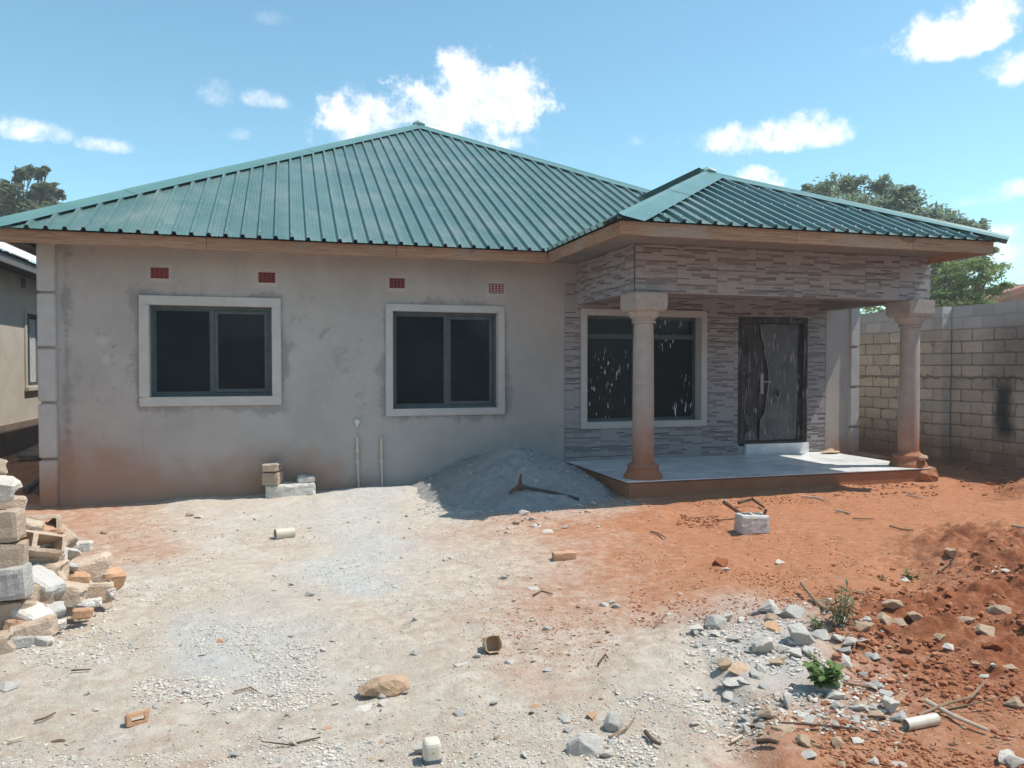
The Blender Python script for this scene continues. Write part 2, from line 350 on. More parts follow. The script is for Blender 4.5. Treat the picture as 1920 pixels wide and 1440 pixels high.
M_QUOIN = mat('cement_quoin', (.51, .485, .47), .92, (.44, .42, .405), 5, .3, .3, 40, coords='Position', extra=soil_up(-1.75, .75, (.33, .17, .09)), spec=.2)
M_COLUMN = mat('raw_concrete_column', (.44, .375, .335), .92, (.36, .305, .27), 9, .3, .4, 60, coords='Position', extra=soil_up(-1.50, 1.1, (.36, .14, .065), .95), spec=.2)
M_STEP = mat('soil_stained_render', (.40, .185, .10), .95, (.31, .14, .075), 3, .3, .5, 40, coords='Position', spec=.15)
def wood_extra(t, p, tc, c):
    pos = N(t, 'ShaderNodeNewGeometry').outputs['Position']
    mp = N(t, 'ShaderNodeMapping'); mp.inputs['Scale'].default_value = (1.2, 1.2, 26); L(t, pos, mp.inputs[0])
    n = noise_n(t, 2.2, 6, .7, mp.outputs[0], 1.2)
    c = mixc(t, ramp(t, n, .35, .7), c, (.22, .115, .068))
    k = ramp(t, noise_n(t, 3.3, 2, .5, pos), .70, .76)
    c = mixc(t, math_n(t, 'MULTIPLY', k, .75), c, (.11, .06, .035))
    return mixc(t, math_n(t, 'MULTIPLY', ramp(t, noise_n(t, 1.1, 4, .6, pos), .48, .66), .55), c, (.33, .28, .24))
M_WOOD = mat('rough_pine_fascia', (.42, .245, .15), .85, coords='Position', extra=wood_extra, bump=.25, bscale=30, spec=.2, per_obj=.25)
M_SOFFIT = mat('soffit_render', (.27, .245, .232), .95, (.215, .195, .185), 2, .3, .3, 30, coords='Position', spec=.1)
M_EAVESHADE = mat('shade_dark_eaves', (.09, .095, .10), .9, (.035, .035, .04), 3, .3, coords='Position', spec=.1)  # deep shade under the eaves put into the lining colour
def roof_extra(t, p, tc, c):
    pos = N(t, 'ShaderNodeNewGeometry').outputs['Position']
    d = ramp(t, noise_n(t, 1.4, 6, .65, pos, .6), .42, .72)
    c = mixc(t, math_n(t, 'MULTIPLY', d, .45), c, (.26, .285, .268))
    L(t, math_n(t, 'ADD', math_n(t, 'MULTIPLY', noise_n(t, 2.5, 5, .6, pos), .30), .24), p.inputs['Roughness'])
    return c
M_ROOF = mat('green_painted_steel', (.076, .160, .150), .4, (.105, .190, .178), 1.2, .3, coords='Position', extra=roof_extra, spec=.55, per_obj=.12, bump=.12, bscale=5)
M_CAP = mat('green_painted_flashing', (.12, .235, .22), .34, (.095, .20, .188), 2, .3, coords='Position', spec=.6, bump=.1, bscale=6)
M_SCREW = mat('zinc_screw', (.6, .6, .6), .3, metal=.9)
M_FRAME = mat('dusty_grey_aluminium', (.036, .056, .064), .5, (.075, .092, .098), 9, .3, spec=.5, coords='Position')
def glass_extra(t, p, tc, c):
    pos = N(t, 'ShaderNodeNewGeometry').outputs['Position']
    L(t, math_n(t, 'ADD', math_n(t, 'MULTIPLY', ramp(t, noise_n(t, 2.5, 5, .6, pos),   .4, .7), .06), .02), p.inputs['Roughness'])
    return c
M_GLASS = mat('dark_tinted_glass', (.005, .009, .012), .06, (.013, .018, .021), 2, .3, spec=.09, coords='Position', extra=glass_extra)
def splash_extra(t, p, tc, c):
    c = glass_extra(t, p, tc, c)
    pos = N(t, 'ShaderNodeNewGeometry').outputs['Position']
    mp = N(t, 'ShaderNodeMapping'); mp.inputs['Scale'].default_value = (34, 34, 6); L(t, pos, mp.inputs[0])
    s = ramp(t, noise_n(t, 1.0, 2, .5, mp.outputs[0]), .632, .665); s = math_n(t, 'MULTIPLY', s, ramp(t, noise_n(t, 1.6, 3, .5, pos), .44, .58))
    L(t, math_n(t, 'ADD', math_n(t, 'MULTIPLY', s, .6), .08), p.inputs['Roughness'])
    return mixc(t, s, c, (.8, .8, .78))
M_GLASS2 = mat('tinted_glass_with_plaster_drips', (.006, .010, .013), .08, (.012, .016, .018), 3, .3, spec=.09, coords='Position', extra=splash_extra)
M_DARKROOM = mat('unlit_room_dark', (.02, .02, .02), .95)
M_CLAD = [mat('cladding_strip_' + n, c, .75, tuple(x * .86 for x in c), 30, .3, .25, 90, coords='Position', spec=.3) for n, c in
          (('pale', (.375, .342, .347)), ('mid', (.315, .284, .290)), ('taupe', (.235, .207, .212)), ('dark', (.165, .143, .148)))]
M_GROUT = mat('cladding_joint', (.25, .225, .23), .9)
M_MARBLE = mat('white_marble_tile', (.88, .88, .87), .25, (.60, .62, .635), 2.2, .6, spec=.14, coords='Position',
   extra=lambda t, p, tc, c: mixc(t, math_n(t, 'MULTIPLY', ramp(t, noise_n(t, 1.2, 6, .65, tc, 1.5), .56, .74), .35), c, (.55, .50, .45)))
def door_extra(t, p, tc, c):
    pos = N(t, 'ShaderNodeNewGeometry').outputs['Position']
    mp = N(t, 'ShaderNodeMapping'); mp.inputs['Scale'].default_value = (30, 30, 3.2); L(t, pos, mp.inputs[0])
    s = ramp(t, noise_n(t, 1.0, 3, .55, mp.outputs[0]), .60, .68)
    c = mixc(t, math_n(t, 'MULTIPLY', ramp(t, noise_n(t, 5, 6, .7, pos), .42, .7), .4), c, (.13, .12, .125))
    return mixc(t, math_n(t, 'MULTIPLY', s, .8), c, (.40, .38, .37))
M_DOOR = mat('dusty_dark_steel_door', (.030, .020, .022), .45, (.05, .035, .035), 5, .3, coords='Position', extra=door_extra, spec=.4)
M_FILM = mat('grey_plastic_film', (.055, .056, .064), .42, (.12, .115, .115), 3, .3, coords='Position', extra=door_extra, spec=.45, bump=.6, bscale=6)
M_CHROME = mat('brushed_steel', (.55, .54, .52), .3, metal=.9)
M_BRICKVENT = mat('red_air_brick', (.33, .060, .055), .8, (.24, .045, .04), 30, .3, coords='Position')
M_HOLE = mat('vent_shadow_cavity', (.05, .02, .02), .95)
M_HOLE2 = mat('red_vent_shadow_cavity', (.13, .022, .022), .95)
M_PVC = mat('cream_pvc', (.60, .545, .44), .55, (.50, .45, .36), 9, .3)
M_STUB = mat('chalky_pipe_stub', (.62, .61, .58), .7)

# ------------------------------------------------------------------ the house
XL, XR = -3.08, 9.61
house = empty('bungalow', (3.2, D + .1, -1.75), 'grey plastered bungalow under construction with green metal hip roof and columned porch', 'house')
WINS = [dict(x0=-1.91, x1=-.09, z0=-.54, z1=.955, t=.125), dict(x0=1.37, x1=3.17, z0=-.73, z1=.915, t=.105), dict(x0=4.41, x1=6.63, z0=-.985, z1=.91, t=.105)]
DOOR = dict(x0=7.23, x1=8.58, z0=-1.30, z1=.83)
def wall_front():
    holes = [(w['x0'] + w['t'] * .5, w['x1'] - w['t'] * .5, w['z0'] + w['t'] * .5, w['z1'] - w['t'] * .5) for w in WINS] + [(DOOR['x0'] + .03, DOOR['x1'] - .03, -1.34, DOOR['z1'] - .03)]
    xs = np.arange(XL, XR, .06); zs = np.arange(-2.15, 1.66, .06)
    xs = np.unique(np.round(np.concatenate([xs, [XR], [h[0] for h in holes], [h[1] for h in holes]]), 4)); zs = np.unique(np.round(np.concatenate([zs, [1.66], [h[2] for h in holes], [h[3] for h in holes]]), 4))
    X, Z = np.meshgrid(xs, zs, indexing='ij')
    Y = D + .004 * fnoise(X, Z, .8, 4, 71)
    cx = (xs[:-1] + xs[1:]) / 2; cz = (zs[:-1] + zs[1:]) / 2; CX, CZ = np.meshgrid(cx, cz, indexing='ij')
    keep = np.ones(CX.shape, bool)
    for h in holes: keep &= ~((CX > h[0]) & (CX < h[1]) & (CZ > h[2]) & (CZ < h[3]))
    st = np.zeros(X.shape); pale = np.zeros(X.shape)
    for w in WINS[:2]:
        dx = np.maximum(np.maximum(w['x0'] - X, X - w['x1']), 0); dz = np.maximum(np.maximum(w['z0'] - Z, Z - w['z1']), 0)
        d = np.hypot(dx, dz) + .085 * fnoise(X, Z, 3.2, 4, 81) + .05 * fnoise(X, Z, 1.1, 2, 88); st = np.maximum(st, np.clip(1.0 - d / .20, 0, 1) * .72)
    d = np.abs(X - XL - .30) + .06 * fnoise(X, Z, 2.5, 3, 82); st = np.maximum(st, np.clip(1 - d / .16, 0, 1) * .75)
    for (a, b, r) in ((-2.35, .35, .16), (.64, .39, .17), (3.62, .18, .05), (-2.3, .1, .1)):
        rr = np.hypot(X - a, (Z - b)) + .03 * fnoise(X, Z, 5, 2, 83)
        st = np.maximum(st, np.exp(-((rr - r) / .035) ** 2) * np.clip(.45 + .6 * fnoise(X, Z, 4, 2, 86), 0, .7)); pale = np.maximum(pale, np.clip(1.2 - rr / r, 0, 1) * .8)
    for (a, b) in ((-1.65, 1.26), (-.275, 1.24), (1.54, 1.215), (3.04, 1.18)):
        pale = np.maximum(pale, np.clip(1.5 - np.maximum(np.abs(X - a) / .16, np.abs(Z - b) / .13), 0, 1))
    st = np.maximum(st, .5 * np.clip(fnoise(X, Z, 1.3, 5, 84) - .2, 0, .8)); pale = np.maximum(pale, .5 * np.clip(fnoise(X, Z, 1.1, 4, 87) - .15, 0, .8))
    soil = np.clip((-1.0 - .10 * np.clip(X, -3, 3) - Z) / .75 + .25 * fnoise(X, Z, 1.2, 3, 85), 0, 1.2) * np.clip(1.15 - (X - 0.2) / 2.6, .28, 1)
    soil = np.where(X > 8.9, np.clip((-.9 - Z) / .8, 0, 1), soil)
    me = grid_mesh('wall', np.stack([X, Y, Z], -1), keep, dict(stain=st, pale=pale, soil=soil), origin(house))
    # remaining sides and reveals of the shell
    o = link('wall', me, M_PLASTER, house)
    b = MB(); Yb = D + 14.2
    b.box(XL, XL + .2, D + .005, Yb, -2.15, 1.66); b.box(XR - .2, XR, D + .005, Yb, -2.15, 1.66); b.box(XL + .2, XR - .2, Yb - .2, Yb, -2.15, 1.66)
    b.build('side_wall', M_TRIM, house)
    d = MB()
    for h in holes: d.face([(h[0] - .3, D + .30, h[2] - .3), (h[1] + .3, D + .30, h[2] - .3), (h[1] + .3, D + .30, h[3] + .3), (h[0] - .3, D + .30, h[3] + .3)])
    d.build('unlit_room_sheet', M_DARKROOM, house)  # near-black sheet behind the openings, standing in for the unlit rooms
wall_front()
# quoins
for (xa, xb, edges, mm) in ((XL - .03, XL + .19, [-2.0, -1.205, -.47, .245, .96, 1.655], M_QUOIN), (9.45, XR + .03, [-2.0, -1.06, -.36, .34, 1.58], M_QUOIN)):
    for a, b in zip(edges[:-1], edges[1:]):
        m = MB(); m.box(xa + .004, xb, D - .052, D + .22 if xa < 0 else D + .2, a + .016, b - .016)
        m.build('quoin', mm, house, bevel=.012)
def frame_bars(m, x0, x1, z0, z1, w, y0, y1):
    m.box(x0, x1, y0, y1, z0, z0 + w); m.box(x0, x1, y0, y1, z1 - w, z1)
    m.box(x0, x0 + w, y0, y1, z0 + w, z1 - w); m.box(x1 - w, x1, y0, y1, z0 + w, z1 - w)
def make_window(w, kind):
    t = w['t']; x0, x1, z0, z1 = w['x0'] + t, w['x1'] - t, w['z0'] + t, w['z1'] - t
    rec = .10 if kind < 2 else .16
    f = MB(); frame_bars(f, x0 - .004, x1 + .004, z0 - .004, z1 + .004, .05, D + rec, D + rec + .07)
    if kind == 2:
        zt = z1 - .36; f.box(x0 + .046, x1 - .046, D + rec - .006, D + rec + .06, zt, zt + .075); xm = (x0 + x1) / 2 - .12
        f.box(xm - .03, xm + .03, D + rec - .003, D + rec + .065, z0 + .046, z1 - .046)
    win = f.build('window', M_FRAME, house, bevel=.004)
    s = MB(); fr = -.034 if kind < 2 else -.045
    s.box(w['x0'], w['x1'], D + fr, D + .12 + rec, w['z0'], z0); s.box(w['x0'], w['x1'], D + fr, D + .12 + rec, z1, w['z1'])
    s.box(w['x0'], x0, D + fr, D + .12 + rec, z0, z1); s.box(x1, w['x1'], D + fr, D + .12 + rec, z0, z1)
    s.build('surround', M_TRIM, win, bevel=.006)
    def pane(a, b, c, d, y, mm):
        m = MB(); m.box(a, b, y, y + .006, c, d); m.build('pane', mm, win)
    if kind < 2:
        xm = x0 + (x1 - x0) * (.50 if kind == 0 else .515)
        m = MB(); m.box(xm - .022, xm + .022, D + rec + .004, D + rec + .066, z0 + .046, z1 - .046); m.build('mullion', M_FRAME, win, bevel=.003)
        sa = MB(); frame_bars(sa, x0 + .05, xm - .022, z0 + .05, z1 - .05, .018, D + rec + .012, D + rec + .05); sa.build('fixed_sash', M_FRAME, win)
        sb = MB(); frame_bars(sb, xm + .022, x1 - .052, z0 + .052, z1 - .052, .048, D + rec + .022, D + rec + .052); sb.build('sliding_sash', M_FRAME, win, bevel=.003)
        pane(x0 + .066, xm - .038, z0 + .066, z1 - .066, D + rec + .03, M_GLASS); pane(xm + .068, x1 - .098, z0 + .098, z1 - .098, D + rec + .036, M_GLASS)
    else:
        for (a, b) in ((x0 + .046, xm - .03), (xm + .03, x1 - .046)):
            for (c, d) in ((z0 + .046, zt), (zt + .075, z1 - .046)):
                pane(a, b, c, d, D + rec + .03, M_GLASS2)
    return win
for k, w in enumerate(WINS): make_window(w, k)
# air bricks
for k, (xc, zc) in enumerate(((-1.65, 1.255), (-.275, 1.24), (1.54, 1.215), (3.04, 1.18))):
    b = MB(); wx, wz = .112, .072; y0 = D - .014
    b.box(xc - wx, xc + wx, y0, D + .02, zc + wz - .010, zc + wz); b.box(xc - wx, xc + wx, y0, D + .02, zc - wz, zc - wz + .010)
    for i in range(5):
        x = xc - wx + i * (2 * wx - .012) / 4; b.box(x, x + .012, y0, D + .02, zc - wz + .010, zc + wz - .010)
    for j in range(1, 4):
        z = zc - wz + .005 + j * (2 * wz - .01) / 4
        for i in range(4):
            x = xc - wx + i * (2 * wx - .012) / 4 + .012; b.box(x, x + (2 * wx - .012) / 4 - .012, y0 + .002, D + .02, z - .005, z + .005)
    ab = b.build('air_brick', M_BRICKVENT, house)
    h = MB(); h.face([(xc - wx + .004, D - .002, zc - wz + .004), (xc + wx - .004, D - .002, zc - wz + .004), (xc + wx - .004, D - .002, zc + wz - .004), (xc - wx + .004, D - .002, zc + wz - .004)])
    h.build('vent_hole_shade', M_HOLE2 if k in (0, 3) else M_HOLE, ab)  # dark backing face: shade inside the vent holes painted as colour
# stone-look cladding, tile by tile: each 60 x 30 cm tile carries proud strips
def tile_pattern(seed):
    r = random.Random(seed); out = []; z = 0.0
    hs = [.044, .040, .047, .038, .046, .041, .044]
    for h in hs:
        x = 0.0
        while x < .6 - 1e-6:
            w = r.choice((.14, .18, .22, .27, .33)); w = min(w, .6 - x)
            if .6 - x - w < .06: w = .6 - x
            q = r.random()
            if q < .50: out.append((x, x + w, z, z + h, 0, .006))
            elif q < .70: out.append((x, x + w, z, z + h, r.choice((1, 2)), .004))
            else:
                a = r.choice((.4, .5, .65)) * h
                c1, c2 = r.choice(((3, 0), (2, 0), (3, 1), (3, 0), (0, 2), (2, 1), (0, 3)))
                out.append((x, x + w, z, z + a, c1, .003)); out.append((x, x + w, z + a, z + h, c2, .006))
            x += w
        z += h
    return out
PATS = [tile_pattern(s) for s in range(5)]
def clad(A, U, Nn, u0, u1, z0, z1, holes, seed, zref):
    """A origin, U unit along the face, Nn outward normal; region u0..u1, z0..z1 minus holes"""
    rr = random.Random(seed); nu0 = 0; nz0 = math.floor((z0 - zref) / .3)
    for i in range(0, math.ceil((u1 - u0) / .6)):
        for j in range(nz0, math.ceil((z1 - zref) / .3)):
            tu, tz = u0 + i * .6, zref + j * .3
            if tu >= u1 or tz >= z1: continue
            m = MB(); pat = PATS[rr.randrange(5)]; flip = rr.random() < .5
            def add(a, b, c, d, mi, pr):
                regs = [(a, b, c, d)]
                for h in holes:
                    nx = []
                    for (a0, b0, c0, d0) in regs:
                        if a0 >= h[1] or b0 <= h[0] or c0 >= h[3] or d0 <= h[2]: nx.append((a0, b0, c0, d0)); continue
                        if a0 < h[0]: nx.append((a0, h[0], c0, d0))
                        if b0 > h[1]: nx.append((h[1], b0, c0, d0))
                        aa, bb = max(a0, h[0]), min(b0, h[1])
                        if c0 < h[2]: nx.append((aa, bb, c0, h[2]))
                        if d0 > h[3]: nx.append((aa, bb, h[3], d0))
                    regs = nx
                for (a0, b0, c0, d0) in regs:
                    a0, b0, c0, d0 = max(a0, u0), min(b0, u1), max(c0, z0), min(d0, z1)
                    if b0 - a0 < .004 or d0 - c0 < .003: continue
                    def P(u, z, n): q = A + U * u + Nn * n; return (q.x, q.y, z)
                    m.face([P(a0, c0, pr), P(b0, c0, pr), P(b0, d0, pr), P(a0, d0, pr)], mi)
                    if mi < 4:
                        for (p, q) in (((a0, c0), (b0, c0)), ((b0, c0), (b0, d0)), ((b0, d0), (a0, d0)), ((a0, d0), (a0, c0))):
                            m.face([P(*p, .010), P(*q, .010), P(*q, pr), P(*p, pr)], mi)
            for (a, b, c, d, mi, pr) in pat:
                if flip: a, b = .6 - b, .6 - a
                add(tu + max(a, .0025) + .0008, tu + min(b, .5975) - .0008, tz + max(c, .002) + .0008, tz + min(d, .298), mi, .010 + pr)
            add(tu, tu + .6, tz, tz + .3, 4, .0105)
            if m.f: m.build('cladding_tile', M_CLAD + [M_GROUT], house)
BF = 9.19                                  # front of the porch beam
FZ = -1.482                                # porch floor
holes3 = [(WINS[2]['x0'] - 4.15, WINS[2]['x1'] - 4.15, WINS[2]['z0'], WINS[2]['z1']), (DOOR['x0'] - 4.15, DOOR['x1'] - 4.15, -1.6, DOOR['z1'])]
clad(Vector((4.15, D, 0)), Vector((1, 0, 0)), Vector((0, -1, 0)), 0, 4.82, FZ, 1.30, holes3, 3, FZ)
BX0, BX1 = 4.35, 9.10; BZ = .965
clad(Vector((BX0, BF, 0)), Vector((1, 0, 0)), Vector((0, -1, 0)), 0, BX1 - BX0, BZ, 1.60, [], 4, 1.60 - .66)
clad(Vector((BX0, D - .02, 0)), Vector((0, -1, 0)), Vector((-1, 0, 0)), 0, D - .02 - BF, BZ, 1.60, [], 5, 1.60 - .66)
# beam, porch ceiling
b = MB(); b.box(BX0, BX1, BF, BF + .28, BZ, 1.66); b.box(BX0, BX0 + .24, BF + .28, D - .016, BZ, 1.66); b.box(BX1 - .24, BX1, BF + .28, D - .02, BZ, 1.66)
b.build('porch_beam', M_SOFFIT, house)
b = MB(); b.box(BX0 + .24, BX1 - .24, BF + .28, D - .02, 1.32, 1.36); b.build('porch_ceiling', M_SOFFIT, house)
# porch floor: step, marble tiles
PY0 = 9.02; PX0, PX1 = 4.17, 9.03
b = MB(); b.box(PX0 + .015, PX1 - .02, PY0 + .02, D - .02, -1.95, FZ - .012); b.build('porch_plinth', M_STEP, house, bevel=.02)
for i in range(9):
    for j in range(4):
        xa, ya = PX0 + i * .6, PY0 + j * .6; xb, yb = min(xa + .6, PX1), min(ya + .6, D - .012)
        if xb - xa < .02 or yb - ya < .02: continue
        m = MB(); dz = random.uniform(-.0012, .0012); m.box(xa + .0015, xb - .0015, ya + .0015, yb - .0015, FZ - .012, FZ + dz); m.build('floor_tile', M_MARBLE, house)
for k in range(3):
    xa = 7.36 + k * .41; m = MB(); m.box(xa, xa + .406, D - .075, D - .004, FZ + .002, -1.305); m.build('riser_tile', M_MARBLE, house)
# columns
def make_column(cx, cy, top):
    z0 = FZ
    sh = MB(); prof = [(.142, z0 + .22), (.142, z0 + .5), (.139, z0 + 1.2), (.132, z0 + 1.8), (.126, top - .37)]
    sh.lathe([(r + (.002 if i % 2 else 0), z) for i, (r, z) in enumerate(prof)], cx, cy, 28); col = sh.build('column', M_COLUMN, house, smooth=False)
    bs = MB(); bs.lathe([(.255, z0 - .05), (.262, z0 + .0), (.25, z0 + .045), (.222, z0 + .085), (.205, z0 + .125), (.212, z0 + .14), (.212, z0 + .165), (.192, z0 + .185), (.165, z0 + .20), (.15, z0 + .225)], cx, cy, 28); bs.build('base', M_COLUMN, col)
    cp = MB(); cp.lathe([(.135, top - .40), (.155, top - .39), (.16, top - .37), (.145, top - .36), (.15, top - .345), (.185, top - .315), (.205, top - .270), (.21, top - .244)], cx, cy, 28); cp.build('necking', M_COLUMN, col)
    k = MB()
    b0 = .205; b1 = .235
    lo = [(cx - b0, cy - b0, top - .245), (cx + b0, cy - b0, top - .245), (cx + b0, cy + b0, top - .245), (cx - b0, cy + b0, top - .245)]
    mi = [(cx - b1, cy - b1, top - .20), (cx + b1, cy - b1, top - .20), (cx + b1, cy + b1, top - .20), (cx - b1, cy + b1, top - .20)]
    hi = [(cx - b1, cy - b1, top - .002), (cx + b1, cy - b1, top - .002), (cx + b1, cy + b1, top - .002), (cx - b1, cy + b1, top - .002)]
    for A_, B_ in ((lo, mi), (mi, hi)):
        for i in range(4): k.face([A_[i], A_[(i + 1) % 4], B_[(i + 1) % 4], B_[i]])
    k.face(lo[::-1]); k.face(hi); k.build('capital', M_COLUMN, col, bevel=.012)
    return col
make_column(4.53, 9.30, BZ); make_column(8.86, 9.30, BZ)
# door
b = MB(); x0, x1, z0, z1 = DOOR['x0'], DOOR['x1'], DOOR['z0'], DOOR['z1']
b.box(x0, x0 + .085, D - .035, D + .10, z0, z1); b.box(x1 - .085, x1, D - .035, D + .10, z0, z1); b.box(x0 + .085, x1 - .085, D - .033, D + .10, z1 - .10, z1); b.box(x0 + .085, x1 - .085, D - .03, D + .10, z0, z0 + .03)
b.box(x0 + .03, x0 + .05, D - .05, D - .035, z0, z1 - .03); b.box(x1 - .05, x1 - .03, D - .05, D - .035, z0, z1 - .03); b.box(x0 + .05, x1 - .05, D - .048, D - .033, z1 - .05, z1 - .03)
dr = b.build('door', M_DOOR, house, bevel=.006)
def leaf(xa, xb, nm, narrow):
    m = MB(); m.box(xa, xb, D + .035, D + .075, z0 + .035, z1 - .105)
    cx = (xa + xb) / 2; hw = (xb - xa) * .26
    for (za, zb) in ((z0 + .12, z0 + .62), (z0 + .74, z0 + 1.25), (z0 + 1.36, z1 - .25)):
        m.box(cx - hw, cx + hw, D + .024, D + .035, za, zb); m.box(cx - hw * .6, cx + hw * .6, D + .014, D + .024, za + .06, zb - .06)
    m.build(nm, M_DOOR, dr, bevel=.006)
leaf(x0 + .09, 7.635, 'narrow_leaf', True); leaf(7.64, 8.40, 'wide_leaf', False)
b = MB(); b.box(8.405, x1 - .088, D + .06, D + .085, z0 + .035, z1 - .105); b.build('jamb_strip', M_DOOR, dr)
b = MB(); b.box(7.675, 7.735, D - .0, D + .012, -.465, -.12); b.box(7.69, 7.72, D - .012, D - .0, -.30, -.27); b.box(7.70, 7.86, D - .045, D - .028, -.268, -.25); b.box(7.70, 7.716, D - .028, D - .012, -.268, -.25)
b.build('handle', M_CHROME, dr, bevel=.004)
# torn protective film over the wide leaf: a thin wrinkled sheet with a curled edge and a hole
def film():
    n, m_ = 34, 60; zs = np.linspace(z0 + .05, z1 - .115, m_)
    tt = (zs - zs[0]) / (zs[-1] - zs[0])
    edge = np.interp(tt, [0, .18, .22, .30, .45, .58, .72, .85, .97, 1], [7.65, 7.65, 7.73, 7.765, 7.805, 7.825, 7.775, 7.73, 7.655, 7.645])
    rt_ = np.interp(tt, [0, .15, .6, 1], [8.36, 8.375, 8.39, 8.40])
    P = np.zeros((n, m_, 3))
    for i in range(n):
        s = i / (n - 1); x = edge + (rt_ - edge) * s
        P[i, :, 0] = x; P[i, :, 2] = zs
        wr = .006 * fnoise(x * 3 + zs * 1.2, zs, 1.6, 3, 91) + .004 * fnoise(x, zs, 6, 2, 92)
        P[i, :, 1] = D + .004 + wr - .02 * np.exp(-s * 14) * (.5 + .5 * np.sin(zs * 5))
    cx = P[:-1, :-1, 0]; cz = P[:-1, :-1, 2]
    keep = ~((np.abs(cx - 7.98) / .10 + np.abs(cz + .47 + (cx - 7.98) * -.3) / .085) < 1)
    o = link('protective_film', grid_mesh('protective_film', P, keep, None, origin(dr)), M_FILM, dr)
film()
def film_small():
    m = MB(); y = D + .018
    m.face([(7.36, y, -1.25), (7.62, y, -1.25), (7.62, y - .01, -1.20), (7.50, y - .02, -1.06), (7.40, y, -1.12)]); m.face([(7.40, y - .008, -.98), (7.47, y, -.99), (7.45, y - .02, -.84), (7.41, y, -.80)])
    m.build('torn_film', M_FILM, dr)
film_small()
M_FILMEDGE = mat('pale_torn_film_edge', (.27, .265, .26), .5, (.17, .165, .165), 14, .3, coords='Position')
def ribbon(pts, w):
    m = MB(); y = D - .012
    for (a, b2) in zip(pts[:-1], pts[1:]): m.face([(a[0], y, a[1]), (a[0] + w * a[2] * .5, y - .008, a[1]), (b2[0] + w * b2[2] * .5, y - .008, b2[1]), (b2[0], y, b2[1])])
    m.build('torn_edge', M_FILMEDGE, dr)
ribbon([(7.655, .66, 1), (7.67, .52, 3), (7.73, .35, 2), (7.775, .10, 1.2), (7.815, -.10, 1.4), (7.825, -.22, 2.2), (7.80, -.40, 2.5), (7.77, -.62, 1.4), (7.735, -.85, 1), (7.68, -.90, .6)], .014)
ribbon([(7.90, -.46, .5), (7.95, -.50, 2), (8.0, -.56, 3), (8.03, -.50, 2.4), (8.05, -.42, 1)], .018); ribbon([(8.01, -.56, 1), (7.99, -.66, 2), (7.95, -.80, 1), (7.93, -.98, .5)], .012)
ribbon([(8.37, .60, 1), (8.375, .1, .6), (8.37, -.5, 1), (8.35, -.95, 1.6), (8.345, -1.24, .8)], .010); ribbon([(7.40, -1.02, 1), (7.46, -1.06, 1.5), (7.56, -1.16, 1), (7.60, -1.24, .5)], .014)
# fascia boards
FB, FT = 1.505, 1.665
def board(p, q, th=.035, nm='fascia_board'):
    p = Vector(p); q = Vector(q); d = (q - p).normalized(); n = Vector((d.y, -d.x, 0)) * th
    m = MB(); a = [p, q, q - n, p - n]
    lo = [Vector((v.x, v.y, FB)) for v in a]; hi = [Vector((v.x, v.y, FT)) for v in a]
    m.face(lo[::-1]); m.face(hi)
    for i in range(4): m.face([lo[i], lo[(i + 1) % 4], hi[(i + 1) % 4], hi[i]])
    m.build(nm, M_WOOD, house, bevel=.004, fix=True)
EY = 10.66; PYE = 8.10; PXL, PXR = 3.65, 9.08
for a, b_ in ((-3.33, -1.0), (-.997, 1.45), (1.453, PXL - .002)): board((a, EY, 0), (b_, EY, 0))
board((-3.30, 25.6, 0), (-3.30, EY + .036, 0)); board((PXL, EY - .003, 0), (PXL, PYE + .036, 0))
for a, b_ in ((PXL, 6.0), (6.003, 7.75), (7.753, PXR)): board((a, PYE, 0), (b_, PYE, 0))
board((PXR - .001, PYE + .036, 0), (PXR - .001, D + .3, 0))
b = MB(); b.box(PXL + .036, BX0 - .018, PYE + .036, D - .02, 1.605, 1.625); b.box(BX0 - .018, PXR - .04, PYE + .036, BF - .018, 1.605, 1.625)
b.build('porch_soffit', M_SOFFIT, house)
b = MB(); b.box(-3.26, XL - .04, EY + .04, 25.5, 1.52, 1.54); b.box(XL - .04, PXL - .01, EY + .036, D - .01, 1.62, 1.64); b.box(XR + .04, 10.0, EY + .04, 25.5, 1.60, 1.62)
b.build('eaves_lining', M_EAVESHADE, house)
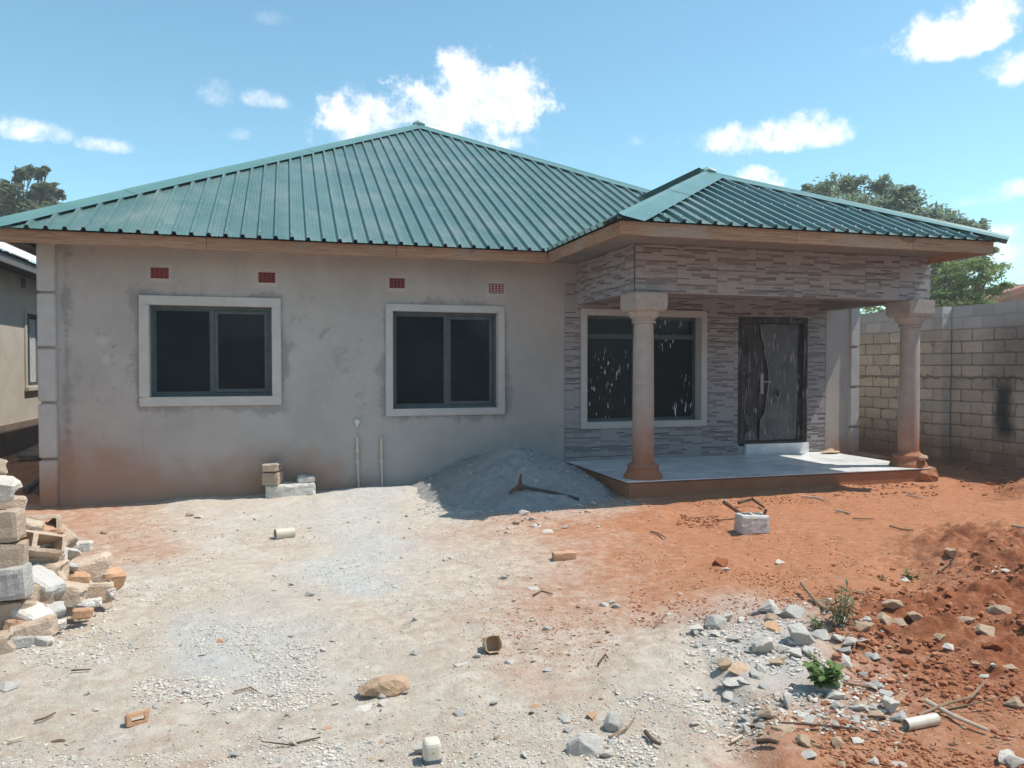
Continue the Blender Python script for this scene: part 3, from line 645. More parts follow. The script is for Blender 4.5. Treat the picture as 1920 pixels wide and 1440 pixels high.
# roof
APEX = Vector((2.95, 18.0, 5.60)); E0 = 1.666; RYE = 10.56; RXL, RXR = -3.42, 9.95; RYB = 25.6
def zmain(y): return E0 + (y - RYE) * (APEX.z - E0) / (APEX.y - RYE)
RIB = .205
def rib_cols(u0, u1, sp):
    """profile stations along the eave: (u, height)"""
    out = []; k = math.floor(u0 / sp) - 1
    while k * sp < u1 + sp:
        c = k * sp
        for du, h in ((-.032, 0), (-.018, .043), (.015, .043), (.029, 0), (.075, .0), (.085, .004), (.095, 0), (.11, 0), (.12, .004), (.13, .0)): out.append((c + du, h))
        k += 1
    out.sort(); return [(u, h) for u, h in out if u0 - 1e-6 <= u <= u1 + 1e-6]
def slope_sheets(n_of, P0, U, S, nrm, ulo, uhi, smax, sp, wid, parent, smin=None, seed=0):
    """sheets on a roof slope: U along the eave, S up the slope (unit in plan length), smax(u): plan run"""
    u = ulo; k = 0
    while u < uhi - .02:
        ub = min(u + wid + (.1025 if k == 0 else 0), uhi); cols = rib_cols(u, ub, sp)
        if not cols or cols[0][0] > u + 1e-4: cols = [(u, 0)] + cols
        if cols[-1][0] < ub - 1e-4: cols.append((ub, 0))
        nseg = 18; P = np.zeros((len(cols), nseg, 3)); lift = .0015 * (k % 2)
        for i, (uu, h) in enumerate(cols):
            a = smin(uu) if smin else 0.0; e = max(smax(uu), a + .01)
            for j in range(nseg):
                s = a + (e - a) * j / (nseg - 1)
                wob = .0025 * mnoise.noise(Vector((uu * 3.1 + seed, s * 1.3, seed))) + .0012 * mnoise.noise(Vector((uu * 9 + seed, s * 5, seed)))
                P[i, j] = P0 + U * uu + S * s + nrm * (h + lift + wob)
        ok = np.array([[smax((cols[i][0] + cols[i + 1][0]) / 2) > (smin((cols[i][0] + cols[i + 1][0]) / 2) if smin else 0) + .02] * (nseg - 1) for i in range(len(cols) - 1)])
        if ok.any():
            o = link('roof_sheet', grid_mesh('roof_sheet', P, ok, None, origin(parent), smooth=False), M_ROOF, parent)
        u = ub; k += 1
rf = MB()
R0 = Vector((RXL, RYE, E0)); R1 = Vector((RXR, RYE, E0)); R2 = Vector((RXR, RYB, E0)); R3 = Vector((RXL, RYB, E0)); A2 = APEX.copy(); A2.y = 18.6
rf.face([R1, R2, A2, APEX]); rf.face([R2, R3, A2]); rf.face([R3, R0, APEX, A2])
main_roof = rf.build('main_roof', M_ROOF, house)
tanm = (APEX.z - E0) / (APEX.y - RYE); Sm = Vector((0, 1, tanm)); nm_ = Vector((0, -tanm, 1)).normalized()
run = APEX.y - RYE
def smax_main(u):
    x = RXL + u
    return run * (x - RXL) / (APEX.x - RXL) if x < APEX.x else run * (RXR - x) / (RXR - APEX.x)
slope_sheets('roof_sheet', R0, Vector((1, 0, 0)), Sm, nm_, 0, RXR - RXL, smax_main, RIB, .82, main_roof, seed=1)
# porch roof
PA = Vector((6.37, 10.86, 3.02)); PE = 1.666; QXL, QXR, QY = 3.60, 9.13, 8.03
tp = (PA.z - PE) / (PA.y - QY); VY = RYE + (PA.z - E0) / tanm     # the ridge meets the main slope
pr = MB(); pr.face([(QXR, QY, PE), (QXR, RYE + .1, PE), (PA.x, VY, PA.z), PA])
porch_roof = pr.build('porch_roof', M_ROOF, house)
Sp = Vector((0, 1, tp)); np_ = Vector((0, -tp, 1)).normalized()
def smax_p(u):
    x = QXL + u; h = PA.y - QY
    return h * (x - QXL) / (PA.x - QXL) if x < PA.x else h * (QXR - x) / (QXR - PA.x)
slope_sheets('roof_sheet', Vector((QXL, QY, PE)), Vector((1, 0, 0)), Sp, np_, 0, QXR - QXL, smax_p, RIB, .82, porch_roof, seed=2)
tl = (PA.z - PE) / (PA.x - QXL); Sl = Vector((1, 0, tl)); nl = Vector((-tl, 0, 1)).normalized()
def smax_l(u):
    y = QY + u; h = PA.x - QXL
    return h * min(1.0, (y - QY) / (PA.y - QY))
def smin_l(u):
    y = QY + u; h = PA.x - QXL
    return h * max(0.0, (y - RYE) / (VY - RYE))
slope_sheets('roof_sheet', Vector((QXL, QY, PE)), Vector((0, 1, 0)), Sl, nl, 0, VY - QY, smax_l, RIB, .82, porch_roof, smin_l, seed=3)
def cap(p, q, n1, n2, w=.20, lift=.049, parent=None, nm='hip_flashing', seg=2.2, t=.0):
    """bent flashing over a hip: two wings falling along each slope"""
    p = Vector(p); q = Vector(q); d = (q - p).normalized(); Ln = (q - p).length; n = max(1, round(Ln / seg))
    side = d.cross(Vector((0, 0, 1))).normalized()
    def wing(nr, sgn):
        s = nr.cross(d) * 1.0
        if s.dot(side) * sgn < 0: s = -s
        return s.normalized()
    w1 = wing(n1, 1); w2 = wing(n2, -1); up = (n1 + n2).normalized()
    for k in range(n):
        a = p + d * (Ln * k / n - (.06 if k else 0)); b2 = p + d * (Ln * (k + 1) / n); l = lift + .004 * (k % 2)
        m = MB(); ns = 10
        for i in range(ns):
            c0 = a + (b2 - a) * (i / ns); c1 = a + (b2 - a) * ((i + 1) / ns)
            def pts(c):
                j = .004 * mnoise.noise(c * 2.0)
                return [c + w1 * w + n1 * (l * .9 + j), c + w1 * .035 + n1 * (l + .002), c + up * (l + .022), c + w2 * .035 + n2 * (l + .002), c + w2 * w + n2 * (l * .9 - j)]
            u0, u1 = pts(c0), pts(c1)
            for r_ in range(4): m.face([u0[r_], u0[r_ + 1], u1[r_ + 1], u1[r_]])
        m.build(nm, M_CAP, parent)
nL = Vector((-(APEX.z - E0), 0, (APEX.x - RXL))).normalized(); nR = Vector(((APEX.z - E0), 0, RXR - APEX.x)).normalized()
cap(R0, APEX, nm_, nL, parent=main_roof); cap(APEX, R1, nm_, nR, parent=main_roof)
m = MB(); m.tube([APEX + Vector((-.10, -.05, .03)), APEX + Vector((.0, 0, .085)), APEX + Vector((.16, -.05, .045))], [.05, .075, .04], 8); m.build('apex_cap', M_CAP, main_roof)
nPr = Vector(((PA.z - PE), 0, QXR - PA.x)).normalized()
cap((QXL, QY, PE), PA, np_, nl, w=.30, parent=porch_roof); cap(PA, (QXR + .05, QY - .05, PE), np_, nPr, w=.2, parent=porch_roof)
cap(PA, (PA.x, VY, PA.z), nl, nPr, w=.17, parent=porch_roof, nm='ridge_flashing')
m = MB(); m.tube([PA + Vector((-.12, -.08, .03)), PA + Vector((.0, 0, .075)), PA + Vector((.12, -.08, .03))], [.04, .06, .04], 8); m.build('apex_cap', M_CAP, porch_roof)
def screws(P0, U, S, nrm, smaxf, width, rows, parent):
    m = MB(); k = 1
    while k * RIB < width:
        for s in rows:
            if s < smaxf(k * RIB) - .15:
                c = P0 + U * (k * RIB) + S * s + nrm * .045
                m.box(c.x - .011, c.x + .011, c.y - .011, c.y + .011, c.z - .004, c.z + .012)
        k += 1
    o = m.build('roof_screws', M_SCREW, parent); o['kind'] = 'stuff'
screws(R0, Vector((1, 0, 0)), Sm, nm_, smax_main, RXR - RXL, (.12, 1.2, 2.4, 3.6, 4.8, 6.0), main_roof)
screws(Vector((QXL, QY, PE)), Vector((1, 0, 0)), Sp, np_, smax_p, QXR - QXL, (.12, 1.0, 1.9), porch_roof)
# water pipes on the wall
def standpipe(x, ztop, zbot, dx):
    b = MB(); y = D - .035
    b.tube([(x, D + .02, ztop), (x, y - .01, ztop - .004), (x, y, ztop - .03), (x, y, ztop - .2)], .020, 10)
    for z in (ztop - .19, ztop - .35): b.tube([(x, y, z + .025), (x, y, z - .03)], .030, 10)
    b.tube([(x, y, ztop - .2), (x + dx * .3, y, ztop - .4), (x + dx, y, zbot)], [.017, .016, .015], 10)
    b.build('water_pipe', M_PVC, house)
standpipe(.955, -1.02, -1.86, .02); standpipe(1.30, -1.03, -1.80, .01)
b = MB(); b.lathe([(.034, -.80), (.036, -.79)], .955, D - .02, 10)
b = MB(); b.tube([(.955, D + .02, -.80), (.955, D - .05, -.80)], .036, 12); b.tube([(.955, D - .03, -.82), (.945, D - .035, -.87)], .02, 8); b.build('pipe_stub', M_STUB, house)
# ------------------------------------------------------------------ more helpers: rough boxes, rocks, instances
def rough_mesh(name, dx, dy, dz, cell=.04, amp=.004, rnd=.012, holes=(), broken=0.0, seed=0, warp=0.0):
    """a cast block: gridded box with worn edges; holes = (x0, x1, y0, y1) cells open through z; broken = ragged +x end"""
    bm = bmesh.new()
    xs = sorted(set([-dx / 2, dx / 2] + [h for q in holes for h in q[:2]])); ys = sorted(set([-dy / 2, dy / 2] + [h for q in holes for h in q[2:]]))
    def fill(v):
        out = [v[0]]
        for a, b in zip(v[:-1], v[1:]):
            n = max(1, round((b - a) / cell)); out += [a + (b - a) * k / n for k in range(1, n + 1)]
        return out
    xs, ys, zs = fill(xs), fill(ys), fill([-dz / 2, dz / 2])
    solid = {}
    for i in range(len(xs) - 1):
        for j in range(len(ys) - 1):
            cx, cy = (xs[i] + xs[i + 1]) / 2, (ys[j] + ys[j + 1]) / 2
            ok = not any(h[0] < cx < h[1] and h[2] < cy < h[3] for h in holes)
            for k in range(len(zs) - 1): solid[i, j, k] = ok
    V = {}
    def vert(i, j, k):
        if (i, j, k) not in V: V[i, j, k] = bm.verts.new((xs[i], ys[j], zs[k]))
        return V[i, j, k]
    for (i, j, k), s in solid.items():
        if not s: continue
        for d, q in (((1, 0, 0), ((1, 0, 0), (1, 1, 0), (1, 1, 1), (1, 0, 1))), ((-1, 0, 0), ((0, 0, 0), (0, 0, 1), (0, 1, 1), (0, 1, 0))), ((0, 1, 0), ((0, 1, 0), (0, 1, 1), (1, 1, 1), (1, 1, 0))),
                     ((0, -1, 0), ((0, 0, 0), (1, 0, 0), (1, 0, 1), (0, 0, 1))), ((0, 0, 1), ((0, 0, 1), (1, 0, 1), (1, 1, 1), (0, 1, 1))), ((0, 0, -1), ((0, 0, 0), (0, 1, 0), (1, 1, 0), (1, 0, 0)))):
            if not solid.get((i + d[0], j + d[1], k + d[2]), False): bm.faces.new([vert(i + a, j + b, k + c) for a, b, c in q])
    S = Vector((seed * 3.7, seed * 1.9, seed * .7))
    for v in bm.verts:
        p = v.co.copy()
        e = [dx / 2 - abs(p.x), dy / 2 - abs(p.y), dz / 2 - abs(p.z)]
        near = sum(1 for q in e if q < 1e-5)
        if near >= 2:
            k = rnd * (.6 + .8 * mnoise.noise(p * 13 + S)) * (1.3 if near == 3 else 1)
            for a, q in enumerate(e):
                if q < 1e-5: v.co[a] -= math.copysign(max(0, k), p[a])
        v.co += mnoise.noise_vector(p * 22 + S) * amp + mnoise.noise_vector(p * 6 + S) * warp
        if broken:
            t = max(0, (p.x + dx * .05) / (dx * .55))
            v.co.x -= broken * t * (.5 + .9 * mnoise.noise(Vector((p.y * 13, p.z * 13, seed)))) ; v.co.y *= 1 - .15 * t * abs(mnoise.noise(p * 8 + S))
    me = bpy.data.meshes.new(name); bm.to_mesh(me); bm.free(); return me
def rock_mesh(name, seed, pts=18, squash=(1, 1, 1), sub=1, amp=.08):
    r = random.Random(seed); bm = bmesh.new()
    for _ in range(pts):
        v = Vector((r.gauss(0, 1), r.gauss(0, 1), r.gauss(0, 1))).normalized() * r.uniform(.8, 1.0)
        bm.verts.new((v.x * squash[0], v.y * squash[1], v.z * squash[2]))
    res = bmesh.ops.convex_hull(bm, input=bm.verts)
    bmesh.ops.delete(bm, geom=[g_ for g_ in res['geom_interior'] if isinstance(g_, bmesh.types.BMVert)], context='VERTS')
    if sub:
        bmesh.ops.bevel(bm, geom=bm.edges[:], offset=.035, segments=1, affect='EDGES', clamp_overlap=True)
        bmesh.ops.triangulate(bm, faces=bm.faces)
        bmesh.ops.subdivide_edges(bm, edges=bm.edges, cuts=sub, use_grid_fill=True)
        for v in bm.verts:
            v.co += mnoise.noise_vector(v.co * 2.6 + Vector((seed, 0, 0))) * amp * .5 + mnoise.noise_vector(v.co * 7 + Vector((seed, 3, 0))) * amp * .45
    z = min(v.co.z for v in bm.verts)
    for v in bm.verts: v.co.z -= z
    m = max(max(v.co[a] for v in bm.verts) - min(v.co[a] for v in bm.verts) for a in (0, 1)); hz = max(v.co.z for v in bm.verts) / m; lim = .85 * max(squash[2], .3)
    if hz > lim:
        for v in bm.verts: v.co.z *= lim / hz
    for v in bm.verts: v.co /= m
    bmesh.ops.recalc_face_normals(bm, faces=bm.faces)
    me = bpy.data.meshes.new(name); bm.to_mesh(me); bm.free(); return me
def stain_red(k=.5):
    def f(t, p, tc, c):
        pos = N(t, 'ShaderNodeNewGeometry').outputs['Position']
        r = ramp(t, noise_n(t, 4.5, 6, .65, pos, .5), .48, .68)
        return mixc(t, math_n(t, 'MULTIPLY', r, k), c, (.42, .22, .12))
    return f
M_BLOCK = mat('buff_cement_block', (.56, .45, .35), .95, (.47, .36, .27), 8, .3, .7, 70, per_obj=.28, extra=stain_red(.45), spec=.15)
M_GREYBLOCK = mat('grey_cement_block', (.57, .55, .52), .95, (.47, .45, .425), 8, .3, .7, 70, per_obj=.25, extra=stain_red(.2), spec=.15)
M_ORANGE = mat('orange_fired_clay', (.56, .34, .21), .92, (.46, .27, .16), 9, .3, .5, 60, per_obj=.2, spec=.15)
M_TANROCK = mat('tan_stone', (.56, .43, .31), .95, (.46, .33, .225), 7, .3, .6, 40, per_obj=.25, extra=stain_red(.35), spec=.15)
M_PALEROCK = mat('pale_limestone', (.66, .615, .55), .95, (.56, .51, .45), 7, .3, .6, 40, per_obj=.22, spec=.15)
M_GREYROCK = mat('grey_concrete_lump', (.62, .59, .54), .95, (.51, .48, .435), 9, .4, .7, 45, per_obj=.25, spec=.15)
M_REDCLOD = mat('red_earth_clod', (.34, .13, .062), .95, (.25, .085, .04), 8, .3, .5, 30, per_obj=.2, spec=.1)

# ------------------------------------------------------------------ boundary wall of hollow cement blocks on the right
def wallmat(t, p, tc, c):
    pos = N(t, 'ShaderNodeNewGeometry').outputs['Position']; sx = N(t, 'ShaderNodeSeparateXYZ'); L(t, pos, sx.inputs[0])
    z = sx.outputs[2]; y = sx.outputs[1]; n = noise_n(t, 2.6, 6, .65, pos)
    top = ramp(t, z, .58, .66)
    c = mixc(t, math_n(t, 'MULTIPLY', top, .75), c, (.54, .535, .52))
    a = math_n(t, 'ADD', z, math_n(t, 'MULTIPLY', math_n(t, 'SUBTRACT', n, .5), 1.1))
    c = mixc(t, math_n(t, 'MULTIPLY', ramp(t, a, -.7, -1.65), .85), c, (.28, .155, .095))
    dy = math_n(t, 'ADD', math_n(t, 'SUBTRACT', y, 9.42), math_n(t, 'MULTIPLY', math_n(t, 'SUBTRACT', n, .5), .3))
    g1 = math_n(t, 'MULTIPLY', ramp(t, math_n(t, 'ABSOLUTE', dy), .26, .06), ramp(t, math_n(t, 'ABSOLUTE', math_n(t, 'ADD', z, .68)), .62, .30))
    g2 = math_n(t, 'MULTIPLY', ramp(t, math_n(t, 'ABSOLUTE', math_n(t, 'ADD', dy, .25)), .85, .1), ramp(t, math_n(t, 'ABSOLUTE', math_n(t, 'SUBTRACT', z, .2)), 1.0, .2))
    c = mixc(t, math_n(t, 'MULTIPLY', g1, .90), c, (.022, .020, .020))
    return mixc(t, math_n(t, 'MULTIPLY', g2, .55), c, (.07, .065, .06))
M_WALLBLOCK = mat('weathered_cement_block', (.58, .505, .42), .95, (.48, .415, .345), 7, .3, .6, 60, coords='Position', per_obj=.22, extra=wallmat, spec=.15)
M_MORTAR = mat('rough_mortar', (.32, .28, .24), .97, (.24, .205, .175), 6, .3, .8, 50, coords='Position', extra=wallmat, spec=.1)
WA, WB, STEPY = 10.60, 10.80, 10.42
bw = empty('boundary_wall', (10.9, 10, -1.66), 'tall unplastered cement block wall with black soot stain beside the porch', 'wall')
WT = 1.02
cm = MB(); cm.box(WA + .009, WA + .15, STEPY + .009, 24, -2.0, WT - .012); cm.box(WB + .009, WB + .14, 1.0, STEPY + .009, -2.0, WT - .012); cm.box(WA + .15, WB + .14, STEPY + .009, STEPY + .2, -2.0, WT - .012)
cm.build('mortar_core', M_MORTAR, bw)
VB = [rough_mesh('block', .15, .39, .188, .065, .0035, .008, seed=s) for s in range(5)]
for me in VB: me.materials.append(M_WALLBLOCK)
def wall_block(x, y, z, L_, turn=0.0):
    o = bpy.data.objects.new('block', VB[random.randrange(5)]); COL.objects.link(o); o.parent = bw
    o.location = Vector((x + random.uniform(-.004, .004), y, z)) - bw.location
    o.rotation_euler = (random.uniform(-.006, .006), random.uniform(-.006, .006), turn + (math.pi if random.random() < .5 else 0)); o.scale = (1, L_ / .39, random.uniform(.97, 1.0))
rest = MB()
for k in range(14):
    zc = WT - .1 - k * .2; off = .2 * (k % 2); low = k == 6
    y = STEPY
    if k % 2: wall_block(WA + .075, y + .095, zc, .19); y += .2
    while y < 23.8:
        if y < 13.2: wall_block(WA + .075, y + .195, zc, .39)
        else: rest.box(WA + .001, WA + .12, y, y + .39, zc - .094, zc + .094)
        y += .4
    y = STEPY + .0
    y -= .2 if k % 2 else 0
    if k % 2: wall_block(WB + .075, STEPY - .095, zc, .185)
    while y > 1.3:
        if y > 7.3: wall_block(WB + .075, y - .2, zc, .39)
        else: rest.box(WB + .001, WB + .12, y - .395, y - .005, zc - .094, zc + .094)
        y -= .4
    wall_block((WA + WB) / 2, STEPY + .075, zc, .19, math.pi / 2)       # the step in the wall faces the yard
o = rest.build('blockwork', M_WALLBLOCK, bw); o['kind'] = 'stuff'
mm = MB()                                                              # mortar squeezed out along one course
for k in range(70):
    y = 7.6 + k * .08 + random.uniform(-.02, .02); x = WB if y < STEPY else WA
    zc = WT - .1 - 6 * .2 + .10 + random.uniform(-.03, .02); w = random.uniform(.03, .07)
    mm.tube([(x + .012, y - w, zc), (x - .012, y, zc + random.uniform(-.02, .01)), (x + .012, y + w, zc)], [.012, random.uniform(.018, .03), .012], 5)
o = mm.build('mortar_ridge', M_MORTAR, bw); o['kind'] = 'stuff'
# the block wall across the yard, behind the photographer (seen mirrored in the windows)
bw2 = empty('boundary_wall', (1, -4.5, -1.6), 'plain block wall closing the yard opposite the house', 'wall')
m = MB(); m.box(-14, 10.95, -4.6, -4.45, -2, .95); m.build('mortar_core', M_MORTAR, bw2)
m = MB()
for k in range(13):
    x = -14 + .2 * (k % 2)
    while x < 10.5: m.box(x, x + .39, -4.452, -4.44, .95 - .195 - k * .2, .95 - .01 - k * .2); x += .4
o = m.build('blockwork', M_WALLBLOCK, bw2); o['kind'] = 'stuff'

# ------------------------------------------------------------------ neighbour's house on the left, house with red roof on the right
M_NWALL = mat('pale_neighbour_plaster', (.50, .455, .39), .93, (.42, .375, .32), 2, .3, .3, 25, coords='Position', spec=.15)
M_NPLINTH = mat('neighbour_plinth', (.22, .165, .13), .95, (.16, .12, .10), 3, .3, .4, 25, coords='Position', spec=.15)
M_ZINC = mat('galvanised_sheet', (.78, .79, .80), .35, (.66, .68, .70), 3, .3, metal=.1, coords='Position')
M_NFASCIA = mat('grey_weathered_board', (.17, .165, .155), .9, (.12, .115, .11), 4, .3, coords='Position')
M_CURTAIN = mat('pale_curtain', (.5, .5, .5), .9, (.35, .36, .38), 12, .3, coords='Position')
NX = -4.95
nh = empty('neighbouring_house', (-8, 17, -1.6), 'pale plastered house with shiny corrugated iron roof beyond the left corner', 'house')
wy0, wy1, wz0, wz1 = on_x(45, 650, NX).y, 18.35, -.50, 1.17
b = MB(); b.box(NX - .2, NX, 8.0, wy0 + .1, -1.06, 2.1); b.box(NX - .2, NX, wy1 - .1, 25, -1.06, 2.1); b.box(NX - .2, NX, wy0 + .1, wy1 - .1, -1.06, wz0 + .1); b.box(NX - .2, NX, wy0 + .1, wy1 - .1, wz1 - .1, 2.1)
b.box(-11.5, NX - .2, 8.0, 8.2, -1.06, 2.1); b.box(-11.5, NX - .2, 24.8, 25, -1.06, 2.1); b.box(-11.7, -11.5, 8.0, 25, -1.06, 2.1); b.build('wall', M_NWALL, nh)
b = MB(); b.box(-11.75, NX + .05, 7.95, 25.05, -2.1, -1.06); b.build('plinth', M_NPLINTH, nh)
b = MB(); b.box(NX, NX + .03, wy0, wy1, wz0, wz0 + .12); b.box(NX, NX + .03, wy0, wy1, wz1 - .12, wz1); b.box(NX, NX + .03, wy0, wy0 + .12, wz0 + .12, wz1 - .12); b.box(NX, NX + .03, wy1 - .12, wy1, wz0 + .12, wz1 - .12)
b.box(NX + .03, NX + .08, wy0 - .03, wy1, wz0 + .02, wz0 + .09)
nw = b.build('window', M_NWALL, nh)
b = MB(); b.box(NX - .12, NX - .07, wy0 + .12, wy0 + .17, wz0 + .12, wz1 - .12); b.box(NX - .12, NX - .07, wy0 + .12, wy1 - .12, wz1 - .18, wz1 - .12); b.box(NX - .12, NX - .05, wy0 + .46, wy0 + .53, wz0 + .12, wz1 - .18); b.box(NX - .10, NX - .06, wy0 + .53, wy1 - .12, wz0 + .12, wz0 + .18); b.build('frame', M_FRAME, nw)
b = MB(); b.box(NX - .13, NX - .125, wy0 + .12, wy1 - .12, wz0 + .12, wz1 - .12); b.build('pane', M_GLASS, nw)
b = MB()
for k in range(7): b.tube([(NX - .11, wy0 + .58 + k * .07, wz0 + .16), (NX - .11, wy0 + .58 + k * .07, wz1 - .2)], .03, 6)
b.build('curtain', M_CURTAIN, nw)
b = MB(); b.box(NX - .001, NX + .012, wy0 - .12, wy0 + .10, 1.52, 1.72); vb = b.build('air_vent', M_NFASCIA, nh)
EX, EZ_ = NX + .5, 1.86
b = MB(); b.box(EX - .04, EX, 7.5, 25.4, EZ_ - .15, EZ_ - .015); b.build('fascia_board', M_NFASCIA, nh)
b = MB(); b.box(NX + .005, EX - .04, 7.5, 25.4, EZ_ - .10, EZ_ - .08); b.build('eaves_lining', M_EAVESHADE, nh)
ys = np.arange(7.4, 25.5, .019); tt = np.linspace(0, 1, 8); YY, TT = np.meshgrid(ys, tt, indexing='ij')
for sgn in (1, -1):
    XX = (EX + .05 - TT * 3.9) if sgn > 0 else (EX + .05 - 7.8 + TT * 3.9)
    ZZ = EZ_ + .03 + TT * 1.95 + .012 * np.sin(YY * 2 * math.pi / .076)
    link('roof', grid_mesh('roof', np.stack([XX, YY, ZZ], -1), None, None, origin(nh)), M_ZINC, nh)
M_REDROOF = mat('rusty_red_roof', (.40, .19, .135), .8, (.31, .15, .11), 1.5, .3, coords='Position')
M_GABLE = mat('brown_gable_wall', (.30, .215, .165), .9, (.24, .17, .13), 2, .3, coords='Position')
rh = empty('neighbouring_house', (24, 18, -1.6), 'low house with a brownish red gable roof showing over the block wall', 'house')
p1 = at_depth(1800, 576, 26); p2 = at_depth(1935, 532, 26)
dirv = Vector(((p2 - p1).x, (p2 - p1).y, 0)).normalized(); back = Vector((-dirv.y, dirv.x, 0)) * 9
span = (Vector((p2.x, p2.y, 0)) - Vector((p1.x, p1.y, 0))).length
p0 = p1 - (p2 - p1) * .5; pk = p2 + (p2 - p1) * .12; p3 = pk + Vector((dirv.x * span * 1.62, dirv.y * span * 1.62, p0.z - pk.z))
b = MB()
for a_, c_ in ((p0, pk), (pk, p3)): b.face([a_, c_, c_ + back, a_ + back]); b.face([a_ + Vector((0, 0, -.22)), c_ + Vector((0, 0, -.22)), c_, a_]); 
b.build('roof', M_REDROOF, rh)
b = MB(); f_ = back.normalized() * .35; dz = Vector((0, 0, -.15))
i0 = p0 + (pk - p0) * .08 + f_ + dz; i1 = p3 + (pk - p3) * .08 + f_ + dz
b.face([Vector((i0.x, i0.y, -1.6)), Vector((i1.x, i1.y, -1.6)), i1, pk + f_ + dz, i0]); b.face([Vector((i0.x, i0.y, -1.6)), i0, i0 + back * .9, Vector(((i0 + back * .9).x, (i0 + back * .9).y, -1.6))])
b.build('wall', M_GABLE, rh)

# ------------------------------------------------------------------ trees
def leaf_mat(name, a, b_, tr=.5):
    m = mat(name, a, .55, b_, 1.3, .3, coords='Position', spec=.3, extra=lambda t, p, tc, c: mixc(t, math_n(t, 'MULTIPLY', attr(t, 'tone'), .8), c, tuple(x * 1.6 for x in b_)))
    p = m.node_tree.nodes['Principled BSDF']; p.inputs['Transmission Weight'].default_value = 0; p.inputs['Subsurface Weight'].default_value = 0
    t = m.node_tree; tl = N(t, 'ShaderNodeBsdfTranslucent'); tl.inputs[0].default_value = (*[x * 1.3 for x in b_], 1)
    ms = N(t, 'ShaderNodeMixShader'); ms.inputs[0].default_value = tr; L(t, p.outputs[0], ms.inputs[1]); L(t, tl.outputs[0], ms.inputs[2])
    L(t, ms.outputs[0], [n for n in t.nodes if n.type == 'OUTPUT_MATERIAL'][0].inputs[0]); return m
M_LEAFA = leaf_mat('grey_green_foliage', (.13, .175, .115), (.17, .215, .135)); M_LEAFB = leaf_mat('fresh_green_foliage', (.13, .185, .06), (.18, .235, .075)); M_LEAFC = leaf_mat('dark_green_foliage', (.095, .125, .072), (.125, .145, .08))
M_BARK = mat('grey_brown_bark', (.14, .11, .085), .95, (.09, .07, .055), 6, .3, .5, 25, coords='Position')
def leaf_cloud(C, Rr, n, size, flat, r, frond=False):
    """n leaves on short twigs gathered in a clump"""
    P = r.normal(size=(n, 3)); P /= np.linalg.norm(P, axis=1)[:, None]; P = r.normal(size=(n, 3)) * .52
    P = P * np.array([Rr, Rr, Rr * flat]) + np.array(C)
    A = r.normal(size=(n, 3)) * np.array([1, 1, .55]); A /= np.linalg.norm(A, axis=1)[:, None]
    B = np.cross(A, r.normal(size=(n, 3)) * .6 + np.array([0, 0, 1.0])); B /= np.linalg.norm(B, axis=1)[:, None] + 1e-9
    s = size * r.uniform(.6, 1.35, n)[:, None]; w = .26 if frond else .45
    return np.stack([P - A * s, P + B * s * w, P + A * s, P - B * s * w], 1)
def make_tree(name, base, clumps, size, flat, leafm, label, seed, trunk_r=.25, frond=False, dens=170, group=None):
    r = np.random.default_rng(seed); t = empty(name, base, label, 'tree', group); base = Vector(base)
    cc = [Vector(c) for c, _ in clumps]; ctr = sum(cc, Vector()) / len(cc); zlow = min(c.z for c in cc)
    tb = MB(); fork = Vector((base.x + (ctr.x - base.x) * .5, base.y + (ctr.y - base.y) * .5, base.z + (zlow - base.z) * .75))
    tb.tube([base, base + (fork - base) * .5 + Vector((.1, .05, 0)), fork], [trunk_r * 1.25, trunk_r, trunk_r * .8], 9)
    for (c, R_) in clumps:
        c = Vector(c); mid = fork + (c - fork) * .55 + Vector((r.uniform(-.25, .25), r.uniform(-.25, .25), r.uniform(0, .3)))
        tb.tube([fork, mid, c], [trunk_r * .38, trunk_r * .16, trunk_r * .05], 6)
        for q in range(4):
            e = c + Vector((r.uniform(-1, 1), r.uniform(-1, 1), r.uniform(-.4, .7) * flat)) * R_ * .85
            tb.tube([mid + (c - mid) * .6, e], [trunk_r * .07, trunk_r * .025], 4, cap=False)
    tb.build('trunk', M_BARK, t)
    Q = []; T = []
    for (c, R_) in clumps:
        nsub = max(6, int(13 * R_))
        for q in range(nsub):
            d = r.normal(size=3); d /= np.linalg.norm(d); d = d * R_ * r.uniform(.3, 1.1); d[2] *= flat
            rs_ = R_ * r.uniform(.34, .62); n = int(dens * rs_ ** 2 / size ** 2 * .026) + 34
            Q.append(leaf_cloud(np.array(c) + d, rs_, n, size, max(.5, flat) if not frond else .35, r, frond)); T.append(np.clip(np.full(n, r.uniform(0, .65)) + r.uniform(-.25, .25, n), 0, 1))
    Q = np.concatenate(Q); T = np.concatenate(T); n = len(Q)
    me = bpy.data.meshes.new('crown'); me.vertices.add(n * 4); me.vertices.foreach_set('co', (Q.reshape(-1, 3) - np.array(base)).astype(np.float32).ravel())
    me.loops.add(n * 4); me.loops.foreach_set('vertex_index', np.arange(n * 4, dtype=np.int32)); me.polygons.add(n); me.polygons.foreach_set('loop_start', np.arange(0, n * 4, 4, dtype=np.int32))
    me.update(calc_edges=True); at = me.attributes.new('tone', 'FLOAT', 'POINT'); at.data.foreach_set('value', np.repeat(T, 4).astype(np.float32))
    link('crown', me, leafm, t); return t
def clumps_px(lst, depth, seed=0, dj=1.2):
    r = random.Random(seed); return [(at_depth(u, v, depth + r.uniform(-dj, dj)), rad * depth / F) for u, v, rad in lst]
d1 = 36
